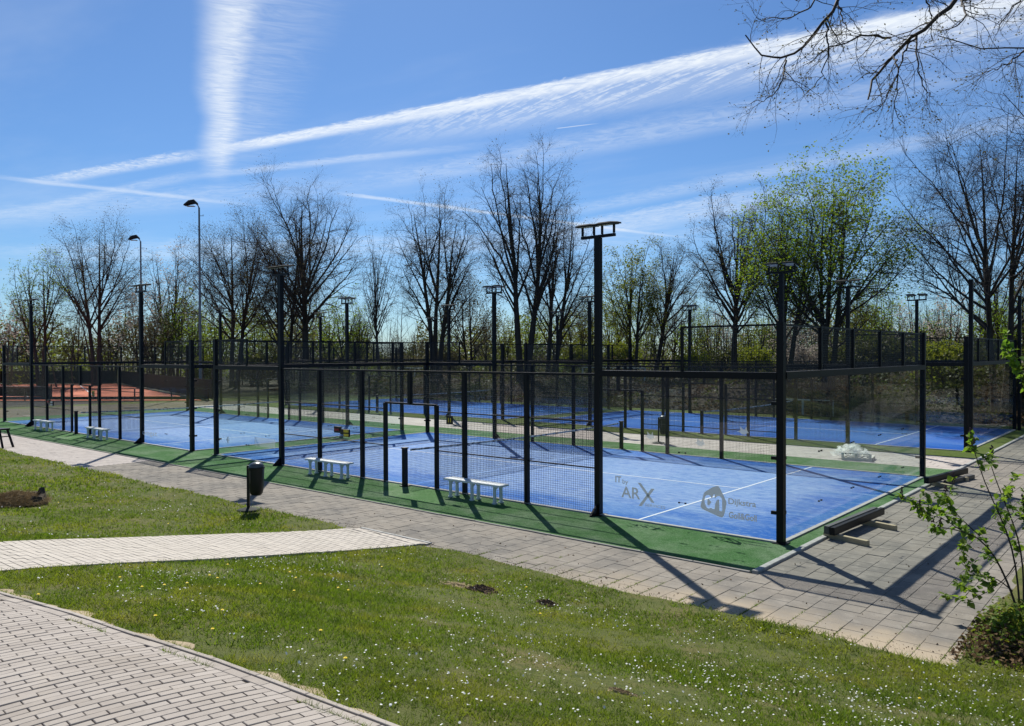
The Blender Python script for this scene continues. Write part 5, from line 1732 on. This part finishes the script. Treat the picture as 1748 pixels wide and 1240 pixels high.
part('flower_buds', bd.mesh('flower_buds', M['lilac_bud'], True), lil)['kind'] = 'stuff'
# ground cover below it
n = 5200
gx, gy = rng.normal(4.15, .34, n), rng.normal(-2.9, .62, n)
k = (gx > 3.55) & (gx < 5.0) & (gy > -4.1)
gx, gy = gx[k], gy[k]
hgt = .44 * np.exp(-((gx - 4.3) / .42) ** 2 - ((gy + 2.75) / .75) ** 2)
gz = np.maximum(terr(gx, gy), 0) + (hgt + .04) * rng.uniform(.15, 1, len(gx))
Cg = np.stack([gx, gy, gz], 1)
V, F = lilac_leaves(rng, Cg, rng.normal(0, 1, (len(Cg), 3)), .055)
gc = link('ground_cover', mesh_np('ground_cover', V, F, [M['leaf_yellow'], M['lilac_leaf'], M['dry']], True))
lowdry = np.tile((rng.uniform(0, 1, len(Cg)) < np.clip(.95 - (gz - np.maximum(terr(gx, gy), 0)) * 3.0 - (gy + 3.4) * .5, .05, .95)), 6)
mi = np.where(lowdry, 2, np.tile(rng.integers(0, 2, len(Cg)), 6))
gc.data.polygons.foreach_set('material_index', mi.astype(np.int32))
gc['kind'] = 'stuff'
gc['label'] = 'yellow green and dry ground cover under the lilac'

# ------------------------------------------------------------------ lawn growth
rng = np.random.default_rng(31)


def lawn_ok(x, y):
    ok = edge_d(x, y) > -.05
    ok &= ~inside(bed + [], x, y) if inside(bed, np.array([0.]), np.array([-12.5]))[0] else ~inside(bed[::-1], x, y)
    ok &= ~inside(kb if inside(kb, np.array([(c0 + cn * .02 + cd * 3)[0]]), np.array([(c0 + cn * .02 + cd * 3)[1]]))[0] else kb[::-1], x, y)
    xj, yj = x + rng.normal(0, .035, x.shape), y + rng.normal(0, .03, y.shape)
    for q_ in TPS:
        ok &= ~inside(q_, xj, yj)
    return ok


bed_ccw = inside(bed, np.array([0.]), np.array([-12.5]))[0]
MOUND = [(-1.86, -5.99, .30, .13), (-.88, -5.76, .17, .08)]
PATCH = [(2.17, -8.68, .20, .09), (-2.35, -6.0, .45, .22), (-.4, -5.85, .3, .12), (1.3, -9.6, .18, .12), (2.9, -7.6, .25, .12), (.6, -10.2, .2, .12), (-13.9, -7.9, .75, .6)]


def noise2(x, y, s, seed):
    r = np.random.default_rng(seed)
    v = 0
    for k in range(5):
        a, b, c = r.uniform(-1, 1, 3)
        v = v + np.sin(x * s * (a + .3) * (1 + .6 * k) + y * s * (b - .2) * (1 + .6 * k) + c * 9) / (1 + .35 * k)
    return v / 2.4


def blades(x0, x1, y0, y1, dens, rmin, rmax, w, h):
    n = int((x1 - x0) * (y1 - y0) * dens)
    x, y = rng.uniform(x0, x1, n), rng.uniform(y0, y1, n)
    r = np.hypot(x - CAM[0], y - CAM[1])
    k = (r >= rmin) & (r < rmax)
    x, y = x[k], y[k]
    u, v, z = project(np.stack([x, y, terr(x, y)], 1))
    m = 200 if rmax < 9 else 120
    k = (z > 1) & (u > -m) & (u < 1748 + m) & (v < 1300)
    x, y = x[k], y[k]
    k = lawn_ok(x, y)
    for (cx, cy, rx, ry) in MOUND + PATCH:
        e = ((x - cx) / rx) ** 2 + ((y - cy) / ry) ** 2
        k &= rng.uniform(0, 1, len(x)) < np.clip(e * .8, .06, 1)
    k &= rng.uniform(0, 1, len(x)) < np.clip(.78 + .7 * noise2(x, y, 2.4, 17) + .45 * noise2(x, y, 9, 18), .10, 1)
    x, y = x[k], y[k]
    n = len(x)
    z = lawn_z(x, y)
    lush = noise2(x, y, 1.1, 3)
    hh = h * rng.uniform(.4, 1.2, n) * (1 + .5 * lush + .25 * noise2(x, y, 5.5, 8))
    a = rng.uniform(0, 2 * PI, n)
    lean = rng.normal(0, .75, (n, 2)) * hh[:, None]
    ww = w * rng.uniform(.6, 1.4, n) / 2
    clov = rng.uniform(0, 1, n) < .12
    ww = np.where(clov, ww * 2.2, ww)
    hh = np.where(clov, hh * .6, hh)
    lean = np.where(clov[:, None], lean * 1.4, lean)
    A = np.stack([x - np.cos(a) * ww, y - np.sin(a) * ww, z - .004], 1)
    B = np.stack([x + np.cos(a) * ww, y + np.sin(a) * ww, z - .004], 1)
    T = np.stack([x + lean[:, 0], y + lean[:, 1], z + hh], 1)
    return np.stack([A, B, T], 1).reshape(-1, 3)


Vs = [blades(-8, 7, -14, -4, 6500, 0, 6.6, .0055, .042), blades(-8, 7, -13, -3.4, 3300, 6.6, 10, .008, .046), blades(-10, 7, -13, -3.2, 1700, 10, 15, .012, .05), blades(-24, -4, -13, -4, 700, 15, 22, .018, .055), blades(-46, -12, -16, -4, 260, 22, 46, .03, .06)]
V = np.concatenate(Vs)
print('blades', [len(v) // 3 for v in Vs])
# weeds in some of the tile joints by the lawn
wx, wy = [], []
for k in range(70):
    jx = .52 + .30 * rng.integers(-14, 11)
    jy = -4.25 + abs(rng.normal(0, .55))
    m_ = rng.integers(6, 34)
    L_ = rng.uniform(.04, .28)
    wx.append(np.full(m_, jx) + rng.normal(0, .006, m_))
    wy.append(jy + rng.uniform(-L_, L_, m_))
wx, wy = np.concatenate(wx), np.concatenate(wy)
n = len(wx)
an = rng.uniform(0, 2 * PI, n)
hz_ = rng.uniform(.008, .03, n)
ln_ = rng.normal(0, 1.0, (n, 2)) * hz_[:, None]
z = np.zeros(n) - .004
V = np.concatenate([V, np.stack([np.stack([wx - np.cos(an) * .004, wy - np.sin(an) * .004, z], 1), np.stack([wx + np.cos(an) * .004, wy + np.sin(an) * .004, z], 1), np.stack([wx + ln_[:, 0], wy + ln_[:, 1], hz_], 1)], 1).reshape(-1, 3)])
# tufts in the joint between path and border, and leaning over the kerb
n = 5200
t = rng.uniform(0, 1, n) ** 1.0
side = rng.uniform(0, 1, n) < .45
off = np.where(side, -.098 + rng.normal(0, .004, n), .055 + np.abs(rng.normal(0, .012, n)))
bp0 = c0[None] + (c1 - c0)[None] * t[:, None] + cn[None] * off[:, None]
keep = np.where(side, noise2(bp0[:, 0], bp0[:, 1], 3.0, 41) > .1, noise2(bp0[:, 0], bp0[:, 1], 2.0, 42) > -.2)
bp0 = bp0[keep]
n = len(bp0)
hz_ = rng.uniform(.012, .045, n)
z = terr(bp0[:, 0], bp0[:, 1]) + .02
an = rng.uniform(0, 2 * PI, n)
ln_ = rng.normal(0, .9, (n, 2)) * hz_[:, None]
A = np.stack([bp0[:, 0] - np.cos(an) * .003, bp0[:, 1] - np.sin(an) * .003, z], 1)
B = np.stack([bp0[:, 0] + np.cos(an) * .003, bp0[:, 1] + np.sin(an) * .003, z], 1)
T_ = np.stack([bp0[:, 0] + ln_[:, 0], bp0[:, 1] + ln_[:, 1], z + hz_], 1)
V = np.concatenate([V, np.stack([A, B, T_], 1).reshape(-1, 3)])
gr = link('grass', mesh_np('grass', V, np.arange(len(V)).reshape(-1, 3), M['blade']))
gr['kind'] = 'stuff'
gr['label'] = 'short mown grass blades of the lawn'


def scatter(n, x0, x1, y0, y1, thr, seed):
    x, y = rng.uniform(x0, x1, n), rng.uniform(y0, y1, n)
    k = lawn_ok(x, y) & (noise2(x, y, 1.6, seed) + rng.normal(0, .45, n) > thr)
    return x[k], y[k]


xa, ya = scatter(5200, -6, 5, -11, -4.2, .42, 5)
xb, yb = scatter(2200, 1, 5, -10.5, -4.2, .2, 9)
xc, yc = scatter(1200, -24, -7, -11, -4.4, .45, 6)
x, y = np.concatenate([xa, xb, xc]), np.concatenate([ya, yb, yc])
u, v, z = project(np.stack([x, y, terr(x, y)], 1))
k = (z > 1) & (u > -80) & (u < 1830) & (v < 1300)
x, y = x[k], y[k]
n = len(x)
hd_ = lawn_z(x, y) + rng.uniform(.03, .06, n)
ti = rng.normal(0, .35, (n, 2))
ang8 = np.arange(7) / 7 * 2 * PI
rad = rng.uniform(.0055, .010, n) * np.where(np.hypot(x - CAM[0], y - CAM[1]) > 14, 1.5, 1)
ring = np.stack([x[:, None] + rad[:, None] * np.cos(ang8), y[:, None] + rad[:, None] * np.sin(ang8), hd_[:, None] + rad[:, None] * (ti[:, :1] * np.cos(ang8) + ti[:, 1:] * np.sin(ang8))], -1)
dz = link('daisies', mesh_np('daisies', ring.reshape(-1, 3), np.arange(n * 7).reshape(-1, 7), M['daisy']))
dz['kind'] = 'stuff'
dz['label'] = 'small white daisies scattered through the lawn'
print('daisies', n)
# dandelions
dm = MB()
for L_, r_, z_ in ((14, .019, 0), (12, .014, .006), (9, .008, .010)):
    for j in range(L_):
        a = j / L_ * 2 * PI
        c_, s_ = math.cos(a), math.sin(a)
        dm.add([(c_ * .003 - s_ * .003, s_ * .003 + c_ * .003, z_), (c_ * .003 + s_ * .003, s_ * .003 - c_ * .003, z_), (c_ * r_ + s_ * .002, s_ * r_ - c_ * .002, z_ + .003), (c_ * r_ - s_ * .002, s_ * r_ + c_ * .002, z_ + .003)], [[(0, 1, 2, 3)]])
DH = dm.mesh('flower_head', M['dandelion'])
DS = MB().tube([(0, 0, -.07), (.004, 0, -.03), (0, 0, 0)], .002, 4, False).mesh('stem', M['stem'])
for i, (x, y, z) in enumerate([(-3.32, -10.29, 0.98), (-2.63, -10.12, 0.97), (-2.72, -11.3, 1.14), (-1.16, -10.9, 1.13), (-1.19, -10.26, 1.02), (-2.6, -10.37, 1.01), (-2.67, -9.85, 0.92), (-3.19, -9.31, 0.8), (-2.97, -9.33, 0.81), (-4.18, -8.52, 0.62), (-2.47, -9.08, 0.77), (-2.02, -8.93, 0.75), (-0.11, -9.94, 1.01), (0.8, -10.37, 1.12), (-3.33, -8.12, 0.56), (-2.91, -8.31, 0.59), (-2.24, -8.16, 0.57), (-2.08, -8.13, 0.57), (-3.61, -6.33, 0.22), (-1.53, -5.42, 0.07), (-0.34, -6.59, 0.25), (3.71, -5.92, 0.13), (-12.0, -7.23, 0.17), (-13.34, -7.39, 0.17), (-9.17, -6.93, 0.2), (-0.54, -10.71, 1.12)]):
    t = thing('dandelion', 'yellow dandelion flower in the mown grass', 'flower', (x, y, float(lawn_z(np.array(x), np.array(y))) + .055), i * 1.3, 'dandelions in the lawn')
    t.scale = (.85, .85, .85)
    part('flower_head', DH, t)
    part('stem', DS, t)


# molehills, bare patches, stump, litter
def mound(name, label, x, y, rx, ry, h, m, seed, cat_='molehill', lumps=70):
    rng = np.random.default_rng(seed)
    n1, n2 = 22, 44
    V, F = [], []
    for i in range(n1):
        for j in range(n2):
            f, a = i / (n1 - 1), j / n2 * 2 * PI
            w_ = 1 + .16 * math.sin(3 * a + seed) + .10 * math.sin(7 * a + 2 * seed)
            px_, py_ = x + rx * f * w_ * math.cos(a), y + ry * f * w_ * math.sin(a)
            zz = h * (1 - f ** 1.6) * (1 + rng.normal(0, .22)) + rng.normal(0, .006)
            V.append((px_, py_, float(lawn_z(np.array(px_), np.array(py_))) + zz - .012 * f + .004))
    for i in range(n1 - 1):
        for j in range(n2):
            F.append((i * n2 + j, (i + 1) * n2 + j, (i + 1) * n2 + (j + 1) % n2, i * n2 + (j + 1) % n2))
    me = MB().add(V, [F])
    for k in range(lumps):
        a, f = rng.uniform(0, 2 * PI), rng.uniform(0, 1.15)
        px_, py_ = x + rx * f * math.cos(a), y + ry * f * math.sin(a)
        s = rng.uniform(.006, .02)
        c = np.array((px_, py_, float(lawn_z(np.array(px_), np.array(py_))) + h * max(0, 1 - f ** 1.6) + s * .4))
        d = rng.normal(0, 1, (6, 3))
        o = np.array([(1, 0, 0), (-1, 0, 0), (0, 1, 0), (0, -1, 0), (0, 0, 1), (0, 0, -1)]) * s * rng.uniform(.6, 1.3, (6, 1))
        me.add(c + o, [[(0, 2, 4), (2, 1, 4), (1, 3, 4), (3, 0, 4), (2, 0, 5), (1, 2, 5), (3, 1, 5), (0, 3, 5)]])
    if cat_:
        return thing(name, label, cat_, (0, 0, 0), 0, 'molehills in the lawn', me.mesh(name, m))
    o = link(name, me.mesh(name, m))
    o['kind'] = 'structure'
    return o


mound('molehill', 'larger molehill of dark loose soil in the lawn', -1.86, -5.99, .25, .20, .06, M['soil'], 3)
mound('molehill', 'smaller molehill of dark soil, right of the larger one', -.88, -5.76, .17, .13, .045, M['soil'], 4)
for i, (x, y, rx, ry) in enumerate(PATCH[:2]):
    mound('bare_earth', '', x, y, rx, ry, .008, M['bare'], 20 + i, None, 0)
stp = thing('tree_stump', 'low rotten tree stump filled with dry straw in the left lawn', 'stump', (-14.0, -7.95, 0))
rng = np.random.default_rng(12)
sb, ss = MB(), MB()
k = 26
ringo = []
for j in range(k):
    a = j / k * 2 * PI
    r_ = .50 * (1 + .10 * math.sin(3 * a) + rng.normal(0, .05))
    hgt = .04 + .13 * (math.cos(a - 2.3) > .3) + .15 * (math.cos(a - .75) > .82) + rng.normal(0, .02)
    ringo.append((r_, hgt, a))
zb = float(terr(-14.0, -7.95))
V = []
for (r_, h_, a) in ringo:
    ca_, sa_ = math.cos(a), math.sin(a)
    V += [(r_ * 1.15 * ca_, r_ * 1.15 * sa_, zb - .1), (r_ * ca_, r_ * sa_, zb + h_), (r_ * .80 * ca_, r_ * .80 * sa_, zb + h_ * .95), (r_ * .74 * ca_, r_ * .74 * sa_, zb + .05)]
F = []
for j in range(k):
    a0, a1 = j * 4, ((j + 1) % k) * 4
    F += [(a0, a1, a1 + 1, a0 + 1), (a0 + 1, a1 + 1, a1 + 2, a0 + 2), (a0 + 2, a1 + 2, a1 + 3, a0 + 3)]
sb.add(V, [F])
sb.bar((-.42, -.42, zb + .30), (.25, -.62, zb + .34), .08, .06)
part('rim', sb.mesh('rim', M['stump']), stp)
n = 5200
a, f = rng.uniform(0, 2 * PI, n), rng.uniform(0, 1, n) ** .5
c = np.stack([f * .66 * np.cos(a) + .06, f * .66 * np.sin(a) - .12, zb + .03 + .26 * (1 - f ** 1.5) * rng.uniform(.5, 1, n) + rng.uniform(0, .03, n)], 1)
dd = rng.normal(0, 1, (n, 3)) * np.array([1, 1, .35])
dd /= np.linalg.norm(dd, axis=1, keepdims=True)
P, Rr = grow(rng, c, dd, rng.uniform(.05, .2, n), np.full(n, .0045), 2, -.2, .2)
V, F = tubes(P, Rr, 3)
so_ = part('straw', mesh_np('straw', V, F, M['straw']), stp)
so_['kind'] = 'stuff'
# dirt washed over the tile edge, leaves and crumbs on the tiles
n = 800
x = rng.uniform(-9, 3.6, n)
y = -4.25 + np.abs(rng.normal(0, .16, n)) + .12 * noise2(x, x * 0, 3, 4)
s = rng.uniform(.005, .018, n)
V, F = leaf_quads(rng, np.stack([x, y, np.full(n, .006) + s * .2], 1), .02)
cr_ = link('edge_dirt', mesh_np('edge_dirt', V, F, M['dry']))
cr_['kind'] = 'stuff'
n = 70
x, y = rng.uniform(-8, 3.6, n), rng.uniform(-4.3, -2.3, n)
x2, y2 = rng.uniform(.55, 3.5, n), rng.uniform(-2.5, 9, n)
V, F = leaf_quads(rng, np.stack([np.concatenate([x, x2]), np.concatenate([y, y2]), np.full(2 * n, .008)], 1) + rng.normal(0, .002, (2 * n, 3)), .04)
lv = link('fallen_leaves', mesh_np('fallen_leaves', V, F, M['dry']))
lv['kind'] = 'stuff'
lv['label'] = 'few dry leaves and crumbs on the grey tiles'
